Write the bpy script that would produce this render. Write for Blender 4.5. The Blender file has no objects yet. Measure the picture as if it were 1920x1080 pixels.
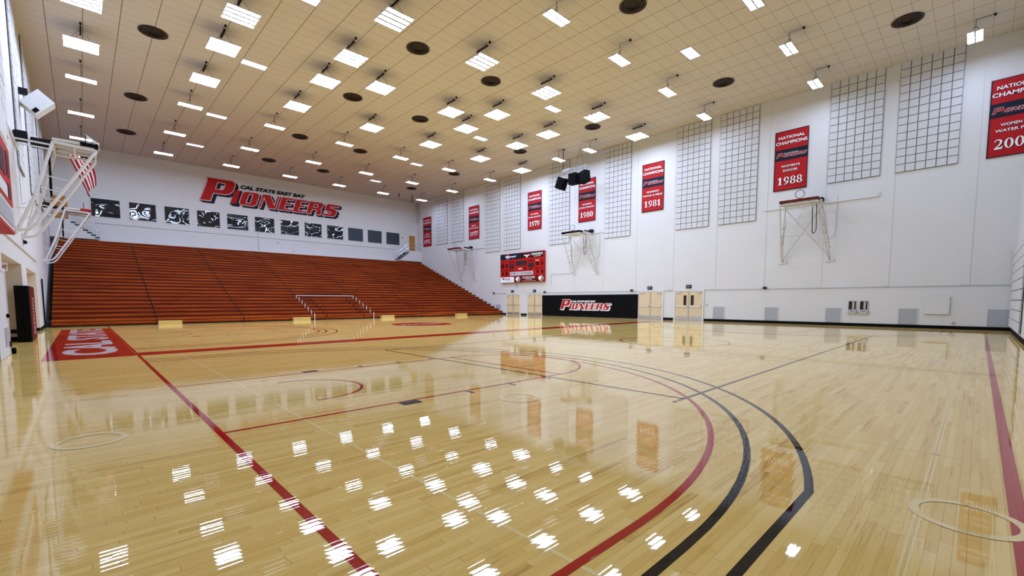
import bpy, bmesh, math, random
from mathutils import Vector, Matrix
random.seed(7)
SC = bpy.context.scene
COL = SC.collection

# ---------------------------------------------------------------- camera, world, exposure
cam_d = bpy.data.cameras.new('camera')
cam = bpy.data.objects.new('camera', cam_d); COL.objects.link(cam)
cam.location = (0, 0, 1.45)
cam.rotation_euler = (math.radians(90 - 4.248), 0, math.radians(-43.851))
cam_d.sensor_width = 36.0
cam_d.lens = 839.086 / 1920 * 36.0
cam_d.shift_y = 86.07 / 1920
cam_d.clip_end = 300
SC.camera = cam
w = bpy.data.worlds.new('world'); SC.world = w; w.use_nodes = True
w.node_tree.nodes['Background'].inputs[0].default_value = (0.5, 0.55, 0.6, 1)
w.node_tree.nodes['Background'].inputs[1].default_value = 0.05
SC.view_settings.view_transform = 'Standard'
SC.view_settings.look = 'None'
SC.view_settings.exposure = 0.0
SC.view_settings.gamma = 1.0
SC.view_settings.use_curve_mapping = False
LAMP = 62.0            # radiance of the lamp strips
LAMP_COL = (0.74, 0.905, 1.26, 1)

# room: x from the left wall to the banner wall, y from the near wall to the bleacher wall
XL, XR, YF, YB, ZC = -1.48, 31.9, -1.1, 51.0, 13.95

# ---------------------------------------------------------------- helpers
def mat(name, col, rough=0.6, metal=0.0, spec=0.5, emit=None, estr=0.0, noise=0.0, nscale=3.0, bump=0.0, bscale=20.0):
    m = bpy.data.materials.new(name); m.use_nodes = True
    nt = m.node_tree; b = nt.nodes['Principled BSDF']
    b.inputs['Base Color'].default_value = (*col, 1)
    b.inputs['Roughness'].default_value = rough
    b.inputs['Metallic'].default_value = metal
    b.inputs['Specular IOR Level'].default_value = spec
    if emit:
        b.inputs['Emission Color'].default_value = emit
        b.inputs['Emission Strength'].default_value = estr
    if noise or bump:
        g = nt.nodes.new('ShaderNodeNewGeometry')
        n = nt.nodes.new('ShaderNodeTexNoise'); n.inputs['Scale'].default_value = nscale
        n.inputs['Detail'].default_value = 5
        nt.links.new(g.outputs['Position'], n.inputs['Vector'])
        if noise:
            mx = nt.nodes.new('ShaderNodeMix'); mx.data_type = 'RGBA'
            mx.inputs[6].default_value = (*[c * (1 - noise) for c in col], 1)
            mx.inputs[7].default_value = (*[min(1, c * (1 + noise)) for c in col], 1)
            nt.links.new(n.outputs['Fac'], mx.inputs[0])
            nt.links.new(mx.outputs[2], b.inputs['Base Color'])
        if bump:
            n2 = nt.nodes.new('ShaderNodeTexNoise'); n2.inputs['Scale'].default_value = bscale
            nt.links.new(g.outputs['Position'], n2.inputs['Vector'])
            bp = nt.nodes.new('ShaderNodeBump'); bp.inputs['Strength'].default_value = bump
            bp.inputs['Distance'].default_value = 0.02
            nt.links.new(n2.outputs['Fac'], bp.inputs['Height'])
            nt.links.new(bp.outputs['Normal'], b.inputs['Normal'])
    return m

def box(bm, x0, x1, y0, y1, z0, z1):
    x0, x1 = sorted((x0, x1)); y0, y1 = sorted((y0, y1)); z0, z1 = sorted((z0, z1))
    v = [bm.verts.new(p) for p in ((x0,y0,z0),(x1,y0,z0),(x1,y1,z0),(x0,y1,z0),(x0,y0,z1),(x1,y0,z1),(x1,y1,z1),(x0,y1,z1))]
    fs = []
    for f in ((0,3,2,1),(4,5,6,7),(0,1,5,4),(1,2,6,5),(2,3,7,6),(3,0,4,7)):
        fs.append(bm.faces.new([v[i] for i in f]))
    return fs

def tube(bm, a, b, r, n=8, cap=True):
    a, b = Vector(a), Vector(b); d = (b - a)
    if d.length < 1e-6: return
    d.normalize()
    u = d.cross(Vector((0, 0, 1)))
    if u.length < 0.01: u = d.cross(Vector((1, 0, 0)))
    u.normalize(); w_ = d.cross(u)
    A = []; Bv = []
    for i in range(n):
        t = 2 * math.pi * i / n
        o = (u * math.cos(t) + w_ * math.sin(t)) * r
        A.append(bm.verts.new(a + o)); Bv.append(bm.verts.new(b + o))
    for i in range(n):
        j = (i + 1) % n
        bm.faces.new((A[i], A[j], Bv[j], Bv[i]))
    if cap:
        bm.faces.new(A[::-1]); bm.faces.new(Bv)

def path(bm, pts, r, n=8):
    for a, b in zip(pts, pts[1:]): tube(bm, a, b, r, n)

def prism(bm, prof, axis, a, b):
    """extrude a 2D profile along an axis; prof is in the other two coordinates in order"""
    def P(p, t):
        q = list(p); q.insert(axis, t); return q
    A = [bm.verts.new(P(p, a)) for p in prof]; B = [bm.verts.new(P(p, b)) for p in prof]
    n = len(prof)
    for i in range(n): bm.faces.new((A[i], A[(i+1) % n], B[(i+1) % n], B[i]))
    bm.faces.new(A[::-1]); bm.faces.new(B)

def lathe(bm, prof, n=32, c=(0, 0, 0)):
    rings = []
    for r, z in prof:
        rings.append([bm.verts.new((c[0] + r * math.cos(2*math.pi*i/n), c[1] + r * math.sin(2*math.pi*i/n), c[2] + z)) for i in range(n)])
    for a, b in zip(rings, rings[1:]):
        for i in range(n): bm.faces.new((a[i], a[(i+1) % n], b[(i+1) % n], b[i]))
    return rings

def torus(bm, c, R, r, ax='z', n=28, m=6, a0=0, a1=2*math.pi):
    rings = []
    full = abs(a1 - a0 - 2*math.pi) < 1e-6
    for i in range(n if full else n + 1):
        t = a0 + (a1 - a0) * i / n
        ring = []
        for j in range(m):
            s = 2*math.pi*j/m
            p, q, h = (R + r*math.cos(s))*math.cos(t), (R + r*math.cos(s))*math.sin(t), r*math.sin(s)
            v = {'z': (p, q, h), 'x': (h, p, q), 'y': (p, h, q)}[ax]
            ring.append(bm.verts.new((c[0]+v[0], c[1]+v[1], c[2]+v[2])))
        rings.append(ring)
    k = len(rings)
    for i in range(k if full else k - 1):
        a, b = rings[i], rings[(i+1) % k]
        for j in range(m): bm.faces.new((a[j], a[(j+1) % m], b[(j+1) % m], b[j]))

def fin(bm, name, m, parent=None, smooth=False, recalc=True):
    if recalc: bmesh.ops.recalc_face_normals(bm, faces=bm.faces)
    me = bpy.data.meshes.new(name); bm.to_mesh(me); bm.free()
    for x in (m if isinstance(m, (list, tuple)) else [m]): me.materials.append(x)
    if smooth:
        for p in me.polygons: p.use_smooth = True
    o = bpy.data.objects.new(name, me); COL.objects.link(o)
    if parent: o.parent = parent
    return o

def bxo(name, m, parent, *b, bevel=0):
    bm = bmesh.new()
    bs = b if isinstance(b[0], (list, tuple)) else [b]
    for q in bs: box(bm, *q)
    if bevel: bmesh.ops.bevel(bm, geom=bm.edges[:], offset=bevel, segments=2, affect='EDGES')
    return fin(bm, name, m, parent)

def thing(name, label, cat, loc=(0, 0, 0), rz=0, group=None):
    o = bpy.data.objects.new(name, None); COL.objects.link(o)
    o.location = loc; o.rotation_euler = (0, 0, rz); o.empty_display_size = 0.1
    o['label'] = label; o['category'] = cat
    if group: o['group'] = group
    return o

def tag(o, label, cat, group=None):
    o['label'] = label; o['category'] = cat
    if group: o['group'] = group
    return o

def struct(o):
    o['kind'] = 'structure'; return o

def copy_tree(o, parent=None):
    c = o.copy(); COL.objects.link(c); c.parent = parent
    for ch in list(o.children): copy_tree(ch, c)
    return c

def curve_mesh(polys, offset=0.0, extrude=0.004):
    cu = bpy.data.curves.new('t', 'CURVE'); cu.dimensions = '2D'; cu.fill_mode = 'BOTH'
    cu.extrude = extrude; cu.offset = offset
    for pl in polys:
        s = cu.splines.new('POLY'); s.points.add(len(pl) - 1)
        for i, (x, y) in enumerate(pl): s.points[i].co = (x, y, 0, 1)
        s.use_cyclic_u = True
    return _conv(cu)

def _conv(cu):
    o = bpy.data.objects.new('t', cu); COL.objects.link(o)
    dg = bpy.context.evaluated_depsgraph_get(); dg.update()
    me = bpy.data.meshes.new_from_object(o.evaluated_get(dg))
    bpy.data.objects.remove(o); bpy.data.curves.remove(cu)
    return me

_TC = {}
def text_mesh(s, W, H, bold=0.0, shear=0.0, extrude=0.003):
    """lettering fitted to a W x H box, lower left corner at 0,0"""
    k = (s, round(W, 4), round(H, 4), bold, shear)
    if k in _TC: return _TC[k]
    cu = bpy.data.curves.new('t', 'FONT'); cu.body = s; cu.size = 1; cu.offset = bold; cu.shear = shear
    cu.resolution_u = 3; cu.extrude = 0.01
    me = _conv(cu)
    xs = [v.co.x for v in me.vertices]; ys = [v.co.y for v in me.vertices]
    x0, x1, y0, y1 = min(xs), max(xs), min(ys), max(ys)
    for v in me.vertices:
        v.co.x = (v.co.x - x0) / (x1 - x0) * W
        v.co.y = (v.co.y - y0) / (y1 - y0) * H
        v.co.z = v.co.z / 0.01 * extrude
    _TC[k] = me
    return me

def basis(u, v, o):
    u, v = Vector(u), Vector(v); n = u.cross(v)
    M = Matrix(((u.x, v.x, n.x, o[0]), (u.y, v.y, n.y, o[1]), (u.z, v.z, n.z, o[2]), (0, 0, 0, 1)))
    return M
RW = ((0, -1, 0), (0, 0, 1))     # on the banner wall, read from inside the room
BW = ((1, 0, 0), (0, 0, 1))      # on the bleacher wall
LW = ((0, 1, 0), (0, 0, 1))      # on the left wall

def put(name, me, m, parent, M):
    me2 = me.copy() if me.materials else me
    me2.materials.clear(); me2.materials.append(m)
    o = bpy.data.objects.new(name, me2); COL.objects.link(o)
    if parent: o.parent = parent
    o.matrix_local = M
    return o

# ---------------------------------------------------------------- materials
M = {}
M['wall'] = mat('white_paint', (0.635, 0.635, 0.64), 0.55, noise=0.03, nscale=0.7)
M['beige'] = mat('beige_paint', (0.66, 0.58, 0.47), 0.6, noise=0.05, nscale=1.5)
M['trimw'] = mat('white_trim', (0.66, 0.66, 0.66), 0.45)
M['blockgap'] = mat('grey_joint', (0.20, 0.19, 0.185), 0.9)
M['block'] = mat('acoustic_block', (0.585, 0.59, 0.605), 0.75, noise=0.05, nscale=6)
M['black'] = mat('black_rubber', (0.004, 0.004, 0.005), 0.7, spec=0.06, noise=0.2)
M['blackmetal'] = mat('black_metal', (0.008, 0.009, 0.012), 0.5, spec=0.15, noise=0.2, nscale=9)
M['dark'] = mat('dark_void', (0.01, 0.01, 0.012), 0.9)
M['navy'] = mat('navy_paint', (0.006, 0.012, 0.026), 0.55, spec=0.15, noise=0.1)
M['red'] = mat('red_paint', (0.42, 0.010, 0.009), 0.5, spec=0.15, noise=0.08)
M['bred'] = mat('banner_red', (0.40, 0.010, 0.014), 0.6, spec=0.15, noise=0.25, nscale=4)
M['dred'] = mat('dark_red', (0.12, 0.006, 0.005), 0.5, spec=0.15, noise=0.2)
M['pink'] = mat('pale_edge', (0.75, 0.42, 0.42), 0.5)
M['white'] = mat('white_print', (0.86, 0.87, 0.88), 0.5)
M['silver'] = mat('silver_print', (0.62, 0.66, 0.70), 0.5)
M['mark'] = mat('black_print', (0.006, 0.006, 0.008), 0.6, spec=0.12)
M['steel'] = mat('brushed_steel', (0.55, 0.56, 0.58), 0.35, metal=0.8, noise=0.15, nscale=12)
M['greyp'] = mat('grey_panel', (0.36, 0.385, 0.42), 0.45, noise=0.06, nscale=5)
M['cream'] = mat('cream_tube', (0.66, 0.65, 0.64), 0.4)
M['dim'] = mat('display_dark', (0.04, 0.004, 0.004), 0.5, spec=0.15)
M['seg'] = mat('display_segment', (0.03, 0.06, 0.09), 0.4)
M['yellow'] = mat('yellow_print', (0.75, 0.6, 0.25), 0.5)
M['blue'] = mat('blue_print', (0.03, 0.08, 0.30), 0.5)
M['lblue'] = mat('light_blue_print', (0.45, 0.60, 0.72), 0.5)
M['orange'] = mat('orange_rim', (0.55, 0.10, 0.02), 0.4)
M['lamp'] = mat('lamp_strip', (0.9, 0.9, 0.9), 0.5, emit=LAMP_COL, estr=LAMP)
M['flush'] = mat('flush_lamp', (0.9, 0.9, 0.9), 0.5, emit=LAMP_COL, estr=1.25)
M['housing'] = mat('lamp_housing', (0.55, 0.60, 0.66), 0.4, noise=0.05)
M['bronze'] = mat('vent_bronze', (0.035, 0.024, 0.018), 0.5, spec=0.2, metal=0.2, noise=0.4, nscale=8)
M['clearplate'] = mat('backboard_glass', (0.42, 0.46, 0.50), 0.15, noise=0.1, nscale=5)

def wood(name, c1, c2, rough, axis=0, sc=(1.2, 30, 30), spec=0.5):
    m = bpy.data.materials.new(name); m.use_nodes = True
    nt = m.node_tree; b = nt.nodes['Principled BSDF']
    g = nt.nodes.new('ShaderNodeNewGeometry'); mp = nt.nodes.new('ShaderNodeMapping')
    mp.inputs['Scale'].default_value = sc
    n = nt.nodes.new('ShaderNodeTexNoise'); n.inputs['Scale'].default_value = 1.0; n.inputs['Detail'].default_value = 6
    n.inputs['Roughness'].default_value = 0.65
    r = nt.nodes.new('ShaderNodeMapRange'); r.inputs[1].default_value = 0.3; r.inputs[2].default_value = 0.7
    mx = nt.nodes.new('ShaderNodeMix'); mx.data_type = 'RGBA'
    mx.inputs[6].default_value = (*c1, 1); mx.inputs[7].default_value = (*c2, 1)
    nt.links.new(g.outputs['Position'], mp.inputs['Vector']); nt.links.new(mp.outputs[0], n.inputs['Vector'])
    nt.links.new(n.outputs['Fac'], r.inputs[0]); nt.links.new(r.outputs[0], mx.inputs[0])
    nt.links.new(mx.outputs[2], b.inputs['Base Color'])
    b.inputs['Roughness'].default_value = rough; b.inputs['Specular IOR Level'].default_value = spec
    return m
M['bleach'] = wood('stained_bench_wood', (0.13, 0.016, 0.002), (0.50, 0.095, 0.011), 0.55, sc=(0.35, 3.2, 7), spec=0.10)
M['bleach_shaded'] = wood('stained_riser_shaded', (0.10, 0.011, 0.002), (0.20, 0.026, 0.004), 0.6, sc=(0.6, 9, 22), spec=0.2)  # bench wood in a darker tone, painting the shade beneath each seat
M['doorw'] = wood('birch_door', (0.60, 0.47, 0.29), (0.70, 0.57, 0.38), 0.45, sc=(14, 14, 1.2))
M['doorr'] = wood('orange_oak_door', (0.34, 0.14, 0.02), (0.50, 0.23, 0.04), 0.45, sc=(9, 9, 1.0))
M['boxw'] = wood('maple_step', (0.50, 0.33, 0.09), (0.60, 0.42, 0.14), 0.4, sc=(1, 9, 9))

def N(nt, typ, **kw):
    n = nt.nodes.new('ShaderNode' + typ)
    for k, v in kw.items(): setattr(n, k, v)
    return n
def MA(nt, op, a, b=None, c=None):
    n = N(nt, 'Math', operation=op)
    for i, x in enumerate((a, b, c)):
        if x is None: continue
        if isinstance(x, (int, float)): n.inputs[i].default_value = x
        else: nt.links.new(x, n.inputs[i])
    return n.outputs[0]

def plank_nodes(nt):
    """returns sockets: plank random, joint mask, height field, x, y"""
    g = N(nt, 'NewGeometry'); s = N(nt, 'SeparateXYZ'); nt.links.new(g.outputs['Position'], s.inputs[0])
    x, y = s.outputs[0], s.outputs[1]
    PW = 0.0585; PL = 0.95
    yr = MA(nt, 'DIVIDE', MA(nt, 'ADD', y, 5.0), PW)
    row = MA(nt, 'FLOOR', yr); fy = MA(nt, 'FRACT', yr)
    w1 = N(nt, 'TexWhiteNoise', noise_dimensions='1D'); nt.links.new(row, w1.inputs['W'])
    xr = MA(nt, 'DIVIDE', MA(nt, 'ADD', MA(nt, 'ADD', x, 50.0), MA(nt, 'MULTIPLY', w1.outputs[0], 9.7)), PL)
    idx = MA(nt, 'FLOOR', xr); fx = MA(nt, 'FRACT', xr)
    cv = N(nt, 'CombineXYZ'); nt.links.new(row, cv.inputs[0]); nt.links.new(idx, cv.inputs[1])
    w2 = N(nt, 'TexWhiteNoise', noise_dimensions='3D'); nt.links.new(cv.outputs[0], w2.inputs['Vector'])
    ey = MA(nt, 'ABSOLUTE', MA(nt, 'SUBTRACT', fy, 0.5))           # 0 centre .. .5 edge
    ex = MA(nt, 'ABSOLUTE', MA(nt, 'SUBTRACT', fx, 0.5))
    jy = MA(nt, 'GREATER_THAN', ey, 0.478); jx = MA(nt, 'GREATER_THAN', ex, 0.4985)
    jr = MA(nt, 'MULTIPLY', jy, MA(nt, 'ADD', 0.18, MA(nt, 'MULTIPLY', MA(nt, 'POWER', w1.outputs[0], 2.2), 0.8)))
    joint = MA(nt, 'MAXIMUM', jr, MA(nt, 'MULTIPLY', jx, 0.8))
    # slight cupping and tilt of each board, plus long ripples in the varnish
    tilt = MA(nt, 'MULTIPLY', MA(nt, 'SUBTRACT', w2.outputs[0], 0.5), MA(nt, 'MULTIPLY', fy, 0.00028))
    cup = MA(nt, 'MULTIPLY', MA(nt, 'MULTIPLY', ey, ey), -0.00035)
    return g, w1, w2, x, y, joint, MA(nt, 'ADD', tilt, cup)

def floor_mat(name, paint=None, rough=0.024, ior=1.5):
    m = bpy.data.materials.new(name); m.use_nodes = True
    nt = m.node_tree; b = nt.nodes['Principled BSDF']
    g, w1, w2, x, y, joint, hh = plank_nodes(nt)
    mp = N(nt, 'Mapping'); mp.inputs['Scale'].default_value = (0.9, 26, 1)
    nt.links.new(g.outputs['Position'], mp.inputs['Vector'])
    gr = N(nt, 'TexNoise'); gr.inputs['Scale'].default_value = 1.6; gr.inputs['Detail'].default_value = 7; gr.inputs['Roughness'].default_value = 0.7
    nt.links.new(mp.outputs[0], gr.inputs['Vector'])
    if paint is None:
        ramp = N(nt, 'ValToRGB'); cr = ramp.color_ramp
        cr.elements[0].position = 0.0; cr.elements[0].color = FLOOR_C[0]
        cr.elements[1].position = 1.0; cr.elements[1].color = FLOOR_C[3]
        e = cr.elements.new(0.12); e.color = FLOOR_C[1]
        e = cr.elements.new(0.6); e.color = FLOOR_C[2]
        v = MA(nt, 'ADD', MA(nt, 'MULTIPLY', w2.outputs[0], 0.85), MA(nt, 'MULTIPLY', MA(nt, 'SUBTRACT', gr.outputs['Fac'], 0.42), 0.9))
        nt.links.new(v, ramp.inputs[0])
        # occasional brown mineral streaks
        st = N(nt, 'TexNoise'); st.inputs['Scale'].default_value = 1.0; st.inputs['Detail'].default_value = 3
        mp2 = N(nt, 'Mapping'); mp2.inputs['Scale'].default_value = (1.6, 40, 1)
        nt.links.new(g.outputs['Position'], mp2.inputs['Vector']); nt.links.new(mp2.outputs[0], st.inputs['Vector'])
        sm = N(nt, 'MapRange'); sm.inputs[1].default_value = 0.62; sm.inputs[2].default_value = 0.76; sm.inputs[4].default_value = 0.42
        nt.links.new(st.outputs['Fac'], sm.inputs[0])
        m1 = N(nt, 'Mix', data_type='RGBA'); m1.inputs[7].default_value = (0.22, 0.10, 0.025, 1)
        nt.links.new(sm.outputs[0], m1.inputs[0]); nt.links.new(ramp.outputs[0], m1.inputs[6])
        m2 = N(nt, 'Mix', data_type='RGBA'); m2.inputs[7].default_value = (0.22, 0.115, 0.03, 1)
        nt.links.new(MA(nt, 'MULTIPLY', joint, 0.95), m2.inputs[0]); nt.links.new(m1.outputs[2], m2.inputs[6])
        nt.links.new(m2.outputs[2], b.inputs['Base Color'])
    else:
        m2 = N(nt, 'Mix', data_type='RGBA'); m2.inputs[6].default_value = (*paint, 1)
        m2.inputs[7].default_value = (*[c * 0.3 for c in paint], 1)
        nt.links.new(MA(nt, 'MULTIPLY', joint, 0.5), m2.inputs[0])
        nt.links.new(m2.outputs[2], b.inputs['Base Color'])
    rn = N(nt, 'TexNoise'); rn.inputs['Scale'].default_value = 0.6
    mp3 = N(nt, 'Mapping'); mp3.inputs['Scale'].default_value = (2.2, 14, 1)
    nt.links.new(g.outputs['Position'], mp3.inputs['Vector']); nt.links.new(mp3.outputs[0], rn.inputs['Vector'])
    h = MA(nt, 'ADD', hh, MA(nt, 'MULTIPLY', rn.outputs['Fac'], 0.0002))
    bp = N(nt, 'Bump'); bp.inputs['Strength'].default_value = 1.0; bp.inputs['Distance'].default_value = 1.0
    nt.links.new(h, bp.inputs['Height']); nt.links.new(bp.outputs['Normal'], b.inputs['Normal'])
    b.inputs['Roughness'].default_value = rough
    b.inputs['IOR'].default_value = ior
    return m
FLOOR_C = [(0.60, 0.36, 0.09, 1), (0.84, 0.56, 0.155, 1), (0.91, 0.64, 0.20, 1), (0.96, 0.71, 0.26, 1)]
M['floor'] = floor_mat('varnished_maple')
M['lred'] = floor_mat('floor_paint_red', (0.46, 0.010, 0.012), ior=1.40)
M['lblack'] = floor_mat('floor_paint_black', (0.004, 0.005, 0.009), ior=1.36)
M['lcream'] = floor_mat('floor_paint_cream', (0.95, 0.76, 0.36))
M['lwhite'] = floor_mat('floor_paint_white', (0.80, 0.80, 0.80))

def ceil_mat():
    m = bpy.data.materials.new('ceiling_tile'); m.use_nodes = True
    nt = m.node_tree; b = nt.nodes['Principled BSDF']
    g = N(nt, 'NewGeometry'); s = N(nt, 'SeparateXYZ'); nt.links.new(g.outputs['Position'], s.inputs[0])
    fx = MA(nt, 'FRACT', MA(nt, 'DIVIDE', MA(nt, 'ADD', s.outputs[0], 0.52 + 12.0), 1.2))
    fy = MA(nt, 'FRACT', MA(nt, 'DIVIDE', MA(nt, 'ADD', s.outputs[1], 12.0), 0.61))
    jx = MA(nt, 'LESS_THAN', fx, 0.024); jy = MA(nt, 'LESS_THAN', fy, 0.032)
    j = MA(nt, 'MAXIMUM', jx, MA(nt, 'MULTIPLY', jy, 0.6))
    n = N(nt, 'TexNoise'); n.inputs['Scale'].default_value = 0.35; n.inputs['Detail'].default_value = 4
    nt.links.new(g.outputs['Position'], n.inputs['Vector'])
    m1 = N(nt, 'Mix', data_type='RGBA'); m1.inputs[6].default_value = (0.565, 0.515, 0.445, 1); m1.inputs[7].default_value = (0.60, 0.56, 0.505, 1)
    nt.links.new(n.outputs['Fac'], m1.inputs[0])
    m2 = N(nt, 'Mix', data_type='RGBA'); m2.inputs[7].default_value = (0.20, 0.14, 0.09, 1)
    nt.links.new(j, m2.inputs[0]); nt.links.new(m1.outputs[2], m2.inputs[6])
    nt.links.new(m2.outputs[2], b.inputs['Base Color']); b.inputs['Roughness'].default_value = 0.9
    return m
M['ceil'] = ceil_mat()

def glass_mat():
    m = mat('dark_window_glass', (0.008, 0.012, 0.022), 0.03, spec=0.6)
    nt = m.node_tree; b = nt.nodes['Principled BSDF']
    g = N(nt, 'NewGeometry'); n = N(nt, 'TexNoise'); n.inputs['Scale'].default_value = 0.55; n.inputs['Detail'].default_value = 1
    nt.links.new(g.outputs['Position'], n.inputs['Vector'])
    bp = N(nt, 'Bump'); bp.inputs['Strength'].default_value = 1.0; bp.inputs['Distance'].default_value = 0.16
    nt.links.new(n.outputs['Fac'], bp.inputs['Height']); nt.links.new(bp.outputs['Normal'], b.inputs['Normal'])
    return m
M['glass'] = glass_mat()
M['blind'] = mat('dark_blind', (0.02, 0.032, 0.055), 0.45, noise=0.4, nscale=7)

# ---------------------------------------------------------------- the room shell
fl = struct(bxo('floor', M['floor'], None, XL - 1.6, XR, YF, YB, -0.2, 0.0))
ce = struct(bxo('ceiling', M['ceil'], None, XL - 1.6, XR + 0.2, YF - 0.2, YB + 0.2, ZC, ZC + 0.2))
wr = struct(bxo('wall_right', M['wall'], None, XR, XR + 0.2, YF - 0.2, YB, -0.2, ZC))
wf = struct(bxo('wall_front', M['wall'], None, XL - 1.6, XR, YF - 0.2, YF, -0.2, ZC))
wb = struct(bxo('wall_back', M['wall'], None, XL - 1.6, XR + 0.2, YB, YB + 0.2, -0.2, ZC))
# left wall: solid above the header beam, recesses beneath it
RB = XL - 1.3
wl = struct(bxo('wall_left', M['wall'], None,
    (XL - 0.2, XL, YF, YB, 3.39, ZC),                 # upper wall
    (XL - 0.2, XL, YF, 18.2, 0, 3.39),                # solid part with the doors
    (XL - 0.2, XL, 18.2, 31.3, 2.74, 3.39),           # header over the recesses
    (XL - 0.2, XL, 31.3, YB, -0.2, 3.39)))
struct(bxo('trim_3', M['beige'], None,
    (RB - 0.1, RB, 18.2, 31.3, 0, 2.9), (RB, XL - 0.2, 17.9, 18.2, 0, 2.9), (RB, XL - 0.005, 23.9, 24.0, 0, 2.74),
    (RB, XL - 0.005, 31.2, 31.3, 0, 2.74), (RB, XL - 0.2, 18.2, 31.3, 2.74, 2.84)))
struct(bxo('trim_4', M['wall'], None, (XL - 0.3, XL, 24.0, 25.9, 0, 2.74)))
struct(bxo('trim_5', M['trimw'], None, (XL, XL + 0.05, 5, 32.0, 3.33, 3.39)))
struct(bxo('trim_1', M['wall'], None,
    *[(XR - 0.018, XR, 0.55 + 3.1 * k - 0.17, 0.55 + 3.1 * k + 0.17, 2.25, ZC) for k in range(0, 16)]))
# right wall baseboards
struct(bxo('baseboard_right', M['black'], None, *[(XR - 0.025, XR, a, b, 0, 0.17) for a, b in
    ((YF, 13.5), (15.8, 16.6), (31.05, 31.9), (34.05, 35.6), (35.6, 50.9))]))
struct(bxo('baseboard_left', M['black'], None, (XL, XL + 0.02, YF, 18.2, 0, 0.15), (XL, XL + 0.02, 24.0, 25.9, 0, 0.15),
    (RB, XL, 23.88, 23.9, 0, 0.15), (RB, XL, 31.18, 31.2, 0, 0.15), (XL, XL + 0.02, 31.3, 34.4, 0, 0.15)))
struct(bxo('baseboard_front', M['black'], None, (XL, XR - 0.03, YF, YF + 0.02, 0, 0.17)))

# ---------------------------------------------------------------- floor markings (painted, a hair above the boards)
def strip(bm, pts, wd, z=0.0012):
    """a painted line of given width along a polyline"""
    P = [Vector(p) for p in pts]; L = []; R = []
    for i, p in enumerate(P):
        d1 = (P[i] - P[i-1]).normalized() if i > 0 else None
        d2 = (P[i+1] - P[i]).normalized() if i < len(P) - 1 else None
        d1 = d1 or d2; d2 = d2 or d1
        n1 = Vector((-d1.y, d1.x)); n2 = Vector((-d2.y, d2.x)); n = (n1 + n2).normalized()
        k = wd / 2 / max(0.3, n.dot(n1))
        L.append(bm.verts.new((p.x + n.x*k, p.y + n.y*k, z))); R.append(bm.verts.new((p.x - n.x*k, p.y - n.y*k, z)))
    for i in range(len(P) - 1):
        f = bm.faces.new((R[i], R[i+1], L[i+1], L[i]))
def arc(cx, cy, r, a0, a1, n=64):
    return [(cx + r*math.cos(math.radians(a0 + (a1-a0)*i/n)), cy + r*math.sin(math.radians(a0 + (a1-a0)*i/n))) for i in range(n+1)]
def paint(name, m, lines, label=None):
    bm = bmesh.new()
    for pts, wd, z in lines: strip(bm, pts, wd, z)
    o = fin(bm, name, m, fl, recalc=False)
    return o
def court(cy, near):
    red, blk = [], []
    red.append((arc(2.5, cy, 6.03, -90, 90), 0.062, 0.0016)); red[-1][0].insert(0, (1.03, cy - 6.03)); red[-1][0].append((1.03, cy + 6.03))
    a = arc(2.5, cy, 6.36, -90, 90); a.insert(0, (1.03, cy - 6.36)); a.append((1.03, cy + 6.36)); blk.append((a, 0.062, 0.0014))
    th = math.degrees(math.asin(6.67 / 6.82)); a = arc(2.5, cy, 6.82, -th, th); a.insert(0, (1.03, cy - 6.67)); a.append((1.03, cy + 6.67)); blk.append((a, 0.062, 0.0012))
    for s in (-1, 1): red.append(([(1.06, cy + s*1.82), (6.79, cy + s*1.82)], 0.055, 0.0017))
    red.append(([(6.77, cy - 1.82), (6.77, cy + 1.82)], 0.055, 0.0017))
    red.append((arc(6.77, cy, 1.83, -90, 90, 40), 0.055, 0.0018))
    red.append((arc(2.5, cy + 0.08, 0.95, -95, 95, 30), 0.05, 0.0018))
    for s in (-1, 1):
        blk.append(([(3.17, cy + s*1.95), (3.47, cy + s*1.95)], 0.19, 0.0018))
        for tx in (4.40, 5.33, 6.24): blk.append(([(tx, cy + s*1.85), (tx, cy + s*2.04)], 0.055, 0.0018))
    # far basket of the same court
    fx = 29.3
    for pts, wd, z in list(red) + list(blk):
        (red if (pts, wd, z) in red else blk).append(([(30.33 - p[0], p[1]) for p in pts][::-1], wd, z))
    paint('red_court_line', M['lred'], red); paint('black_court_line', M['lblack'], blk)
court(7.49, True)
court(23.9, False)
paint('centre_circle_line', M['lred'], [(arc(15.17, 7.49, 1.83, 0, 360, 64), 0.055, 0.0016)])
paint('baseline', M['lred'], [([(1.03, -0.26), (1.03, 34.2)], 0.065, 0.0020), ([(29.3, -0.26), (29.3, 34.2)], 0.065, 0.0020)])
paint('sideline', M['lred'], [([(1.06, -0.26), (29.3, -0.26)], 0.085, 0.0022)])
paint('division_line', M['lred'], [([(1.06, 15.76), (29.3, 15.76)], 0.90, 0.0022)])
paint('volleyball_line', M['lblack'], [([(6.2, 2.96), (23.9, 2.96)], 0.05, 0.0024), ([(6.05, 2.96), (6.15, 2.96)], 0.05, 0.0024),
    ([(6.37, 2.96), (6.37, 11.99)], 0.05, 0.0024), ([(6.37, 11.99), (23.9, 11.99)], 0.05, 0.0024), ([(23.9, 2.96), (23.9, 11.99)], 0.05, 0.0024)])
paint('attack_line', M['lblack'], [([(x, 2.96), (x, 11.99)], 0.02, 0.0024) for x in (12.0, 15.1, 18.2)])
paint('cream_court_line', M['lcream'], [([(1.6, 0.225), (29, 0.225)], 0.014, 0.0008), ([(1.6, 0.195), (29, 0.195)], 0.014, 0.0008), ([(5.75, -0.2), (5.75, 2.9)], 0.02, 0.0008),
    ([(1.9, 0.3), (1.9, 15.2)], 0.03, 0.0008)])
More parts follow.
